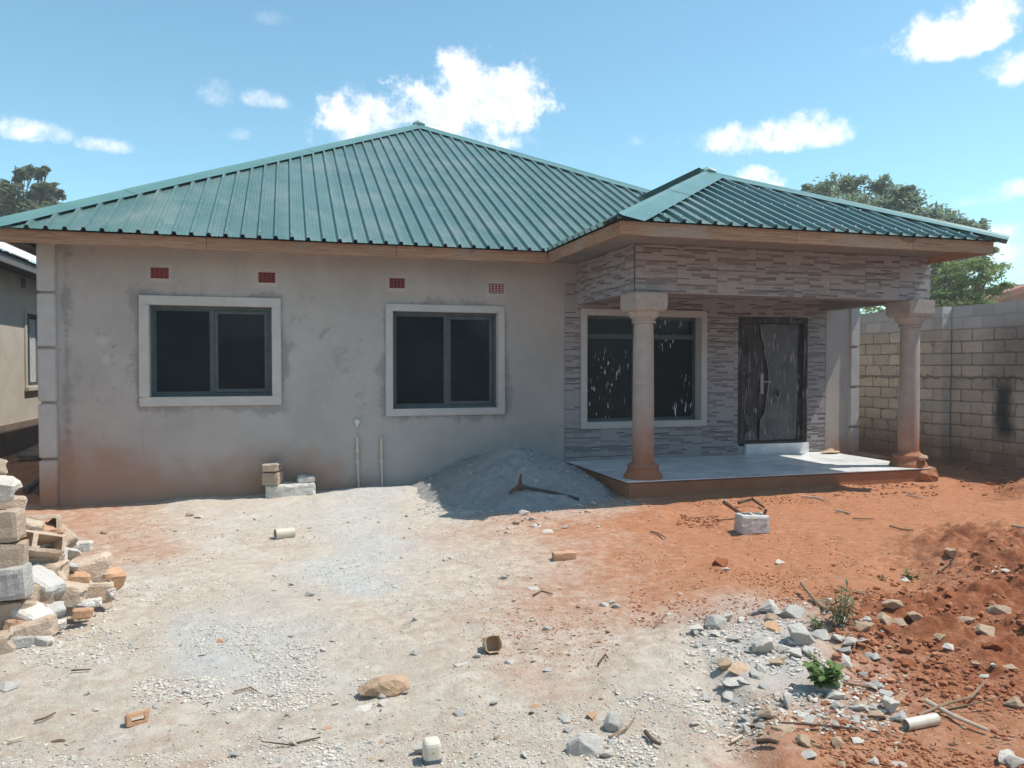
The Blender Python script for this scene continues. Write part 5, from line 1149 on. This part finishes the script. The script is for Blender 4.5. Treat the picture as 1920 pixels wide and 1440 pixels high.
    ('R', 983, 966, 20, P_, 'white stone at the sunlit foot of the grey heap', 0, 0, 1.2), ('R', 1112, 948, 13, P_, 'pale upright stone between the heap and the porch', 0, 20, 1.4), ('F', 1030, 998, 26, P_, 'flat white stone in front of the grey heap', 0, 0, 1.1), ('R', 1002, 988, 16, P_, 'small pale stone left of the flat white one', 0, 0, 1), ('R', 1012, 984, 12, T_, 'small tan stone behind the flat white one', 0, 0, 1), ('R', 968, 984, 18, T_, 'tan stone in front of the heap centre', 0, 0, 1), ('F', 943, 985, 18, P_, 'thin pale chip left of the heap front stones', 0, 0, .8), ('R', 1085, 950, 18, P_, 'low pale stone by the mattock handle end', 0, 0, .8), ('R', 1000, 975, 16, G_, 'grey stone between the heap and the flat white stone', 0, 0, .9), ('R', 1360, 940, 8, P_, 'tiny white stone by the tip of the leaning peg', 0, 0, 1),
    ('R', 355, 968, 16, T_, 'buff stone left of a pebble patch near the wall', 0, 0, 1), ('R', 372, 972, 18, P_, 'pale stone in the pebble patch near the wall', 0, 0, .8), ('R', 196, 1000, 16, T_, 'brown stone on the reddish earth by the wall', 0, 0, .9), ('R', 10, 1294, 46, G_, 'dark grey stone at the left edge of the foreground', 0, 0, .8), ('F', 415, 1205, 15, O_, 'little orange brick bit on the grey gravel patch', 0, 0, 2.2), ('F', 107, 1392, 26, M_DARKWOOD, 'dark flat chip at the lower left', 0, 10, 1.1), ('R', 126, 1254, 10, G_, 'tiny grey stone on the pale left yard', 0, 0, 1.1), ('R', 350, 1302, 20, P_, 'pale square stone on the left gravel patch', 0, 0, 1), ('F', 310, 1300, 20, P_, 'flat white stone on the left gravel patch', 0, 0, .8), ('R', 294, 1326, 16, P_, 'pale stone just below the left gravel patch', 0, 0, 1), ('R', 178, 1334, 14, P_, 'whitish pebble on the lower left yard', 0, 0, 1), ('R', 440, 1420, 22, G_, 'grey stone at the lower left gravel', 0, 0, 1), ('R', 130, 1200, 18, G_, 'grey chip right of the rubble pile front', 0, 0, .7), ('R', 527, 1430, 26, G_, 'half buried grey stone at the bottom', 0, 0, .9), ('F', 540, 1398, 60, O_, 'thin clay plate flush with the foreground gravel', 0, 0, .25), ('F', 615, 1366, 34, O_, 'pinkish flat shard in the foreground gravel', 0, 0, .7), ('F', 1008, 1326, 26, O_, 'small orange shard in the right foreground gravel', 0, 0, .7), ('R', 997, 1340, 11, M_DARKWOOD, 'blackish pebble in the right foreground', 0, 0, 1.2)]:
    stone(*a)
c = on_ground(728, 1302); place('boulder', rock_mesh('boulder', 261, 26, (1, .55, .42), 2, .07), M_BOULDER, c + Vector((0, .03, -.02)), (0, R_(-4), R_(8)), 'large flat orange tan rock in the foreground yard', 'stone', (.255, .255, .30))
# brick fragment with grooves
c = on_ground(258, 1358); bf = rough_mesh('brick_fragment', .11, .055, .05, .014, .002, .005, ((-.03, .03, -.01, .01),), .02, seed=51)
place('brick_fragment', bf, M_ORANGE, c + Vector((0, .02, .02)), (R_(75), 0, R_(20)), 'orange hollow brick fragment in the lower left foreground', 'brick')
# cut tub and container
M_TUB = mat('stained_brown_plastic', (.58, .44, .30), .55, (.46, .31, .19), 10, .3); M_JUG = mat('yellowed_white_plastic', (.66, .62, .52), .4, (.58, .53, .42), 6, .3, extra=None); M_CAPB = mat('slate_blue_plastic', (.10, .12, .155), .5)
c = on_ground(925, 1226); tb = MB(); n = 16; A = Vector((.0, -1, .35)).normalized(); rr0 = .048
e1 = Vector((1, 0, .05)).normalized(); e2 = A.cross(e1)
def sq(c0, r, ph=0.0): return [c0 + (e1 * math.copysign(abs(math.cos(2 * math.pi * k / n)) ** .55, math.cos(2 * math.pi * k / n)) + e2 * math.copysign(abs(math.sin(2 * math.pi * k / n)) ** .55, math.sin(2 * math.pi * k / n))) * r * (1 + .07 * math.sin(3 * k + ph)) for k in range(n)]
cc = c + Vector((0, .02, .05)); o0, o1, i0, i1 = sq(cc + A * .03, rr0, 1), sq(cc - A * .06, rr0 * .92, 2), sq(cc + A * .03, rr0 * .9, 1), sq(cc - A * .045, rr0 * .8, 2)
for k in range(n):
    j = (k + 1) % n; tb.face([o0[k], o0[j], o1[j], o1[k]]); tb.face([i0[j], i0[k], i1[k], i1[j]]); tb.face([o0[j], o0[k], i0[k], i0[j]])
tb.face(o1[::-1]); tb.face(i1)
tag(link('plastic_tub', tb.mesh('plastic_tub', c), M_TUB, None, c), 'crumpled brown plastic tub lying open on its side in the yard', 'tub')
c = on_ground(812, 1432); jug = empty('plastic_container', c, 'yellowed white plastic container upside down at the bottom edge', 'container')
def rbox(name, w, rows, m, parent):
    mb = MB(); n = 24; rings = []
    for (k, z) in rows:
        rings.append([(c.x + w * k * math.copysign(abs(math.cos(2 * math.pi * q / n)) ** .5, math.cos(2 * math.pi * q / n)), c.y + .03 + w * k * math.copysign(abs(math.sin(2 * math.pi * q / n)) ** .5, math.sin(2 * math.pi * q / n)), c.z + z) for q in range(n)])
    for a, b in zip(rings[:-1], rings[1:]):
        for q in range(n): mb.face([a[q], a[(q + 1) % n], b[(q + 1) % n], b[q]])
    mb.face(rings[-1]); mb.face(rings[0][::-1]); return mb.build(name, m, parent, smooth=False)
rbox('body', .037, [(1, .016), (1.0, .05), (.98, .068), (.9, .079), (.72, .086), (.4, .088)], M_JUG, jug); rbox('lid', .0385, [(.97, -.02), (1, -.01), (1, .016), (.95, .0185)], M_CAPB, jug)
mb = MB(); mb.tube([(c.x + .0, c.y - .002, c.z + .045), (c.x, c.y - .007, c.z + .045)], .006, 10); mb.build('stain', M_TUB, jug)
# sticks, rods, branches
def stick(pix, rad, m, label, nm='stick', lift=.01, group=None):
    pts = [on_ground(u, v) + Vector((0, 0, rad + lift + (h if len(q) > 2 else 0))) for q in pix for (u, v, h) in [(q[0], q[1], q[2] if len(q) > 2 else 0)]]
    return rod(nm, pts, [rad] + [rad * .9] * (len(pts) - 2) + [rad * .7], m, label, 'stick', group)
stick([(1502, 1112, .05), (1530, 1135), (1552, 1152)], .012, M_STICK, 'brown split stick pointing at the upper plant')
stick([(1735, 1322), (1790, 1352), (1852, 1378)], .011, M_PALEWOOD, 'pale straight lath at the lower right')
stick([(1722, 1348), (1775, 1334, .02), (1820, 1326, .03), (1850, 1300, .05)], .008, M_STICK, 'crooked dry branch crossing the pale lath', 'branch')
stick([(1775, 1335), (1830, 1336, .03), (1880, 1330, .05)], .004, M_STICK, 'thin side twig of the crooked branch', 'twig')
stick([(1395, 1370), (1470, 1362), (1560, 1368), (1610, 1375)], .006, M_DARKWOOD, 'long dark twig along the front of the rubble', 'twig')
stick([(1577, 1284), (1605, 1290), (1632, 1294)], .006, M_STICK, 'thin brown twig right of the leafy weed', 'twig')
stick([(1226, 1180), (1240, 1165), (1252, 1152)], .005, M_STICK, 'thin tan stick beside the white chip on red earth')
stick([(1760, 1075), (1780, 1058), (1790, 1050)], .008, M_STICK, 'short root below the cream topped stone', 'root')
stick([(1122, 1250), (1135, 1232), (1140, 1240)], .006, M_DARKWOOD, 'dark forked twig right of centre', 'twig')
stick([(1210, 1380), (1224, 1398), (1238, 1404)], .010, M_DARKWOOD, 'dark wood splinter at the lower middle right')
stick([(1420, 1400), (1440, 1398), (1458, 1402)], .012, M_DARKWOOD, 'flat grey brown wood chip below the rubble')
stick([(1370, 1398), (1392, 1386)], .007, M_PALEWOOD, 'short bleached splinter below the rubble')
stick([(1142, 1388), (1175, 1372), (1190, 1352)], .005, M_STICK, 'thin twig right of the egg shaped boulder', 'twig')
stick([(65, 1358), (85, 1352), (104, 1342)], .005, M_DARKWOOD, 'thin crooked twig in the lower left', 'twig')
stick([(134, 1262), (170, 1260)], .005, M_DARKWOOD, 'straight dark twig on the left yard', 'twig')
stick([(440, 1302), (470, 1294), (482, 1302)], .005, M_STICK, 'bent twig on the left gravel patch', 'twig')
stick([(18, 1396), (46, 1388)], .006, M_PALEWOOD, 'bleached splinter at the lower left')
stick([(84, 1286), (98, 1282)], .006, M_PALEWOOD, 'small bleached splinter on the left yard')
stick([(600, 1388), (540, 1402), (490, 1396)], .0035, M_DARKWOOD, 'curved thin root round the clay plate', 'root')
stick([(1000, 1120), (1015, 1112), (1036, 1118)], .006, M_DARKWOOD, 'bent twig near the flat cream stone', 'twig')
stick([(1220, 1000), (1236, 1004), (1248, 1012)], .010, M_STICK, 'brown stick on the red yard left of the lone block')
stick([(1568, 960), (1595, 966)], .012, M_PALEWOOD, 'pale lath on the red yard before the porch')
stick([(1598, 975), (1640, 976)], .008, M_STICK, 'thin brown stick beyond the white chips')
stick([(1502, 934), (1530, 936), (1548, 942)], .014, M_PALEWOOD, 'bleached stick at the edge of the porch shadow')
stick([(1668, 990), (1692, 996), (1712, 998)], .010, M_STICK, 'brown stick on the right of the red yard')
stick([(1385, 952, .03), (1410, 948, .05), (1432, 956)], .020, M_DARKWOOD, 'dark twisted root behind the lone hollow block', 'root')
stick([(1885, 988), (1920, 994)], .014, M_PALEWOOD, 'white lath at the right edge of the red yard')
stick([(1700, 930), (1730, 936)], .010, M_PALEWOOD, 'small pale splinter by the right column')
# plants
M_PLEAF = leaf_mat('weed_leaf', (.085, .15, .045), (.12, .19, .055), .3); M_PLEAF2 = leaf_mat('narrow_weed_leaf', (.115, .16, .085), (.15, .19, .105), .3); M_STEM = mat('green_stem', (.14, .20, .06), .7)
def leaf_shape(name, wid, ln):
    mb = MB(); n = 6; L_, Rr = [], []
    for k in range(n + 1):
        t = k / n; w = wid * math.sin(math.pi * min(1, t * 1.02 + .0)) ** .8 * (1 - .25 * t); z = .18 * ln * math.sin(t * 2.2); L_.append((-w, t * ln, z + w * .35)); Rr.append((w, t * ln, z + w * .35))
    mid = [(0, k / n * ln, .18 * ln * math.sin(k / n * 2.2)) for k in range(n + 1)]
    for k in range(n): mb.face([L_[k], mid[k], mid[k + 1], L_[k + 1]]); mb.face([mid[k], Rr[k], Rr[k + 1], mid[k + 1]])
    me = mb.mesh(name, smooth=True); at = me.attributes.new('tone', 'FLOAT', 'POINT'); at.data.foreach_set('value', [random.uniform(0, .3)] * len(me.vertices)); return me
LF = [leaf_shape('leaf', .020, .05), leaf_shape('leaf', .017, .045)]; NF = [leaf_shape('leaf', .0085, .085), leaf_shape('leaf', .007, .07)]
def plant(name, u, v, h, spread, nst, leaves, lm, label, seed, per=6, sc=1.0):
    r = random.Random(seed); c = on_ground(u, v); t = empty(name, c, label, 'plant'); sb = MB()
    if leaves[0].materials: pass
    else:
        for me in leaves: me.materials.append(lm)
    for s in range(nst):
        a = r.uniform(0, 6.28); rad = spread * math.sqrt(r.random()); hh = h * r.uniform(.55, 1.0) * (1 - .3 * rad / spread)
        tip = Vector((math.cos(a) * rad, math.sin(a) * rad * .8, hh)); b0 = tip * .12; b0.z = -.01
        sb.tube([c + b0, c + b0 * .4 + tip * .5 + Vector((0, 0, hh * .08)), c + tip], [.003, .0025, .0015], 5)
        for k in range(per):
            f = .35 + .65 * k / (per - 1); q = b0 * (1 - f) + tip * f
            o = bpy.data.objects.new('leaf', leaves[r.randrange(len(leaves))]); COL.objects.link(o); o.parent = t; o.location = q
            o.rotation_euler = (r.uniform(-.7, .5), r.uniform(-.4, .4), r.uniform(0, 6.28)); k_ = sc * r.uniform(.65, 1.25); o.scale = (k_, k_, k_)
    sb.build('stem', M_STEM, t)
    return t
plant('leafy_weed', 1548, 1292, .17, .115, 22, LF, M_PLEAF, 'bushy bright green round leaved weed in the rubble', 61, 6, 1.0)
plant('tall_weed', 1576, 1172, .30, .10, 12, NF, M_PLEAF2, 'taller pale green weed with narrow leaves on the rubble edge', 62, 7, 1.0)
plant('weed_sprig', 1710, 1086, .07, .09, 6, LF, M_PLEAF, 'small yellow green sprig by the flat cream stone', 63, 4, .7)
plant('weed_sprig', 1654, 1089, .05, .07, 4, LF, M_PLEAF, 'tiny yellowish sprig left of the larger sprig', 64, 3, .55)
plant('weed_sprig', 1528, 1178, .08, .05, 4, LF, M_PLEAF, 'tiny dark sprig left of the taller weed', 65, 3, .6)

# ------------------------------------------------------------------ loose small stones, pebbles, litter
LOOSE = RK + FL
rr_ = random.Random(99); cnt = 0
ZONES = [((300, 960, 800, 1010), 26, (5, 10), [P_, P_, T_]), ((1080, 930, 1240, 1000), 16, (5, 10), [P_, T_, T_]), ((900, 960, 1100, 1000), 22, (6, 12), [P_, T_, G_]), ((500, 1040, 1000, 1200), 34, (6, 13), [G_, P_, P_]), ((1000, 1080, 1350, 1260), 24, (6, 12), [P_, T_, O_]), ((1300, 1150, 1680, 1370), 100, (12, 32), [P_, G_, G_, P_, T_]), ((100, 1200, 700, 1430), 44, (8, 17), [P_, P_, G_]), ((600, 1290, 1180, 1435), 70, (9, 20), [P_, P_, G_, T_]), ((1600, 1080, 1915, 1330), 70, (10, 28), [T_, P_, C_, C_]), ((1550, 960, 1900, 1060), 26, (5, 11), [P_, P_, T_]), ((80, 960, 320, 1040), 24, (5, 11), [T_, P_, T_]), ((1550, 905, 1730, 940), 20, (5, 12), [T_, C_, P_]), ((1400, 1380, 1900, 1435), 20, (8, 16), [P_, T_, C_])]
CNAME = {T_.name: 'tan stone', P_.name: 'pale stone', G_.name: 'grey stone', O_.name: 'orange clay bit', C_.name: 'red earth clod'}
PLACES = ['the ground under the two windows', 'the strip before the porch plinth corner', 'the ground in front of the grey heap', 'the middle of the pale yard', 'the pinkish centre right of the yard', 'the grey rubble patch round the weeds', 'the pale yard at lower left', 'the pale foreground at bottom centre', 'the dark red mound on the right', 'the smooth red yard before the porch', 'the reddish strip by the left house corner', 'the soil under the right column', 'the red earth at bottom right']
for ((u0, v0, u1, v1), n, (s0, s1), ms_), pl in zip(ZONES, PLACES):
    for _ in range(n):
        u, v = rr_.uniform(u0, u1), rr_.uniform(v0, v1)
        k_m = rr_.randrange(len(ms_)); m = ms_[k_m]; c = on_ground(u, v); w = rr_.uniform(s0, s1) * (c.x * math.sin(YAW) + c.y * math.cos(YAW)) / F
        if cnt >= 290: continue
        cnt += 1; me = LOOSE[rr_.randrange(len(LOOSE))]
        place('small_stone', me, m, c + Vector((0, 0, -w * .08)), (rr_.uniform(-.3, .3), rr_.uniform(-.3, .3), rr_.uniform(0, 6.28)), 'small %s loose on %s' % (CNAME[m.name], pl), 'stone', (w, w, w * rr_.uniform(.7, 1.1)), 'small %ss loose on %s' % (CNAME[m.name], pl))
def scatter(name, pts, sizes, tones, m, flat=(.5, 1.0), base=None, elong=None):
    """thousands of grains joined in one mesh"""
    n = len(pts); ico = np.array([(0, 0, 1), (.89, 0, .45), (.28, .85, .45), (-.72, .53, .45), (-.72, -.53, .45), (.28, -.85, .45), (.72, .53, -.45), (-.28, .85, -.45), (-.89, 0, -.45), (-.28, -.85, -.45), (.72, -.53, -.45), (0, 0, -1)])
    fa = np.array([(0, 1, 2), (0, 2, 3), (0, 3, 4), (0, 4, 5), (0, 5, 1), (1, 6, 2), (2, 7, 3), (3, 8, 4), (4, 9, 5), (5, 10, 1), (6, 7, 2), (7, 8, 3), (8, 9, 4), (9, 10, 5), (10, 6, 1), (11, 7, 6), (11, 8, 7), (11, 9, 8), (11, 10, 9), (11, 6, 10)])
    V = ico[None] * rng.uniform(.65, 1.25, (n, 12, 1)); V = V * np.stack([rng.uniform(.8, 1.3, n), rng.uniform(.55, 1.0, n) if elong is None else rng.uniform(*elong, n), rng.uniform(*flat, n) * .75], -1)[:, None]
    a = rng.uniform(0, 6.28, n); ca, sa = np.cos(a)[:, None], np.sin(a)[:, None]
    V = np.stack([V[..., 0] * ca - V[..., 1] * sa, V[..., 0] * sa + V[..., 1] * ca, V[..., 2]], -1) * (sizes * .5)[:, None, None] + pts[:, None]
    Fc = fa[None] + (np.arange(n) * 12)[:, None, None]
    me = bpy.data.meshes.new(name); me.vertices.add(n * 12); me.vertices.foreach_set('co', V.astype(np.float32).ravel())
    k = n * 20; me.loops.add(k * 3); me.loops.foreach_set('vertex_index', Fc.astype(np.int32).ravel()); me.polygons.add(k); me.polygons.foreach_set('loop_start', np.arange(0, k * 3, 3, dtype=np.int32))
    me.update(calc_edges=True); me.shade_flat(); at = me.attributes.new('tone', 'FLOAT', 'POINT'); at.data.foreach_set('value', np.repeat(tones, 12).astype(np.float32))
    return tag(link(name, me, m), kind='stuff')
def grain_mat(name, a, b_, c_):
    return mat(name, a, .95, None, extra=lambda t, p, tc, c: mixc(t, ramp(t, attr(t, 'tone'), .5, 1), mixc(t, ramp(t, attr(t, 'tone'), 0, .5), a, b_), c_), spec=.15)
M_PEB = grain_mat('pebble', (.40, .39, .37), (.55, .49, .41), (.62, .59, .54)); M_EARTHPEB = grain_mat('earth_crumb', (.27, .10, .05), (.36, .15, .08), (.44, .22, .13)); M_LITTER = grain_mat('dry_litter', (.10, .065, .045), (.22, .14, .085), (.42, .32, .21))
def sample_px(u0, v0, u1, v1, n, pw=1.0, patch=None):
    U = rng.uniform(u0, u1, n); V = v0 + (v1 - v0) * rng.uniform(0, 1, n) ** pw
    P = np.array([tuple(on_z(u, v, -1.65)) for u, v in zip(U, V)])
    if patch:
        k = fnoise(P[:, 0], P[:, 1], patch[0], 3, patch[2]) > patch[1]; P = P[k]
    return P
Pl = []; Sl_ = []
for (box, n, lo, hi, patch) in (((0, 1150, 1420, 1470), 14000, .005, .017, (1.6, -.05, 7)), ((0, 1150, 1420, 1470), 6000, .004, .012, None), ((520, 1270, 1230, 1470), 6000, .007, .028, (2.2, -.2, 8)), ((1280, 1130, 1700, 1390), 4500, .010, .034, (2.0, -.25, 9)), ((360, 1170, 600, 1340), 2500, .010, .022, (2.2, -.05, 10)), ((250, 1270, 420, 1320), 500, .012, .026, None), ((300, 945, 1000, 1150), 6000, .008, .022, (1.0, -.05, 12)), ((40, 1080, 300, 1250), 1500, .008, .03, (1.5, -.1, 13)), ((900, 950, 1120, 1005), 900, .012, .035, (1.4, 0, 14))):
    P = sample_px(*box, n, 1.0, patch); s = lo + (hi - lo) * rng.uniform(0, 1, len(P)) ** 2.2; Pl.append(P); Sl_.append(s)
P = np.concatenate(Pl); s = np.concatenate(Sl_); red = tone_at(P[:, 0], P[:, 1])[0]; k = rng.uniform(0, 1, len(P)) > red * 1.1 - .1; P, s = P[k], s[k]
P[:, 2] = ground_z(P[:, 0], P[:, 1]) + s * .12
scatter('gravel', P, s, rng.uniform(0, 1, len(P)), M_PEB)
Pl = []; Sl_ = []
for (box, n, lo, hi, patch) in (((1150, 940, 1920, 1120), 2600, .008, .024, (1.3, .1, 15)), ((1540, 1080, 1960, 1470), 7000, .005, .034, (1.8, -.05, 16)), ((1180, 1060, 1560, 1180), 1500, .010, .028, (1.4, 0, 17)), ((1560, 905, 1760, 935), 700, .008, .06, (3, -.1, 26)), ((1800, 870, 1960, 940), 700, .01, .07, (3, -.1, 27)), ((80, 950, 420, 1050), 500, .008, .022, (1.0, -.1, 18)), ((1270, 965, 1350, 985), 400, .008, .05, None), ((850, 1120, 1150, 1270), 500, .005, .014, (1.5, 0, 19)), ((1290, 930, 1560, 945), 500, .012, .03, None)):
    P = sample_px(*box, n, 1.0, patch); s = lo + (hi - lo) * rng.uniform(0, 1, len(P)) ** 3.6; Pl.append(P); Sl_.append(s)
P = sample_px(1560, 1060, 1960, 1330, 2600, 1.0, (2.2, -.1, 29)); s = .008 + .055 * rng.uniform(0, 1, len(P)) ** 5; Pl.append(P); Sl_.append(s)
P = np.concatenate(Pl); s = np.concatenate(Sl_); P[:, 2] = ground_z(P[:, 0], P[:, 1]) + s * .12
scatter('earth_crumbs', P, s, rng.uniform(0, 1, len(P)) ** 1.6, M_EARTHPEB)
Pl = []; Sl_ = []
for (box, n, lo, hi, patch) in (((0, 950, 1300, 1470), 3800, .004, .026, (1.2, -.3, 23)), ((1100, 940, 1920, 1140), 700, .010, .05, (1.2, -.2, 24)), ((900, 1140, 1160, 1240), 500, .01, .04, None), ((1350, 1300, 1900, 1420), 700, .012, .05, (1.2, -.2, 25))):
    P = sample_px(*box, n, 1.0, patch); s = lo + (hi - lo) * rng.uniform(0, 1, len(P)) ** 3; Pl.append(P); Sl_.append(s)
P = np.concatenate(Pl); s = np.concatenate(Sl_); P[:, 2] = ground_z(P[:, 0], P[:, 1]) + s * .06
scatter('dry_litter', P, s, rng.uniform(0, 1, len(P)) ** 1.3, M_LITTER, (.08, .3), None, (.12, .4))
# stones rolled down the heap
P = np.stack([rng.normal(2.8, .8, 6000), rng.normal(9.5, .7, 6000), np.zeros(6000)], -1); P = P[(P[:, 1] < D - .05) & (P[:, 0] > 1.5) & (P[:, 0] < 4.1) & (P[:, 1] > 8.4)]
P[:, 2] = [heap_z(a, b2) for a, b2, _ in P]; s = .010 + .05 * rng.uniform(0, 1, len(P)) ** 6
M_HEAPPEB = grain_mat('heap_chip', (.30, .31, .325), (.37, .375, .38), (.5, .5, .49)); scatter('stone_chips', P, s, rng.uniform(0, 1, len(P)) ** 2, M_HEAPPEB)

# ------------------------------------------------------------------ the hazy air
hz = bpy.data.materials.new('pale_haze'); hz.use_nodes = True; t = hz.node_tree
for n_ in list(t.nodes):
    if n_.type == 'BSDF_PRINCIPLED': t.nodes.remove(n_)
pv = N(t, 'ShaderNodeVolumePrincipled'); pv.inputs['Color'].default_value = (.92, .96, 1, 1); pv.inputs['Density'].default_value = HAZE
pv.inputs['Anisotropy'].default_value = .2
L(t, pv.outputs[0], [n_ for n_ in t.nodes if n_.type == 'OUTPUT_MATERIAL'][0].inputs['Volume'])
m = MB(); m.box(-905, 905, -905, 905, -3.2, 12.5); o = m.build('haze', hz); o['kind'] = 'stuff'
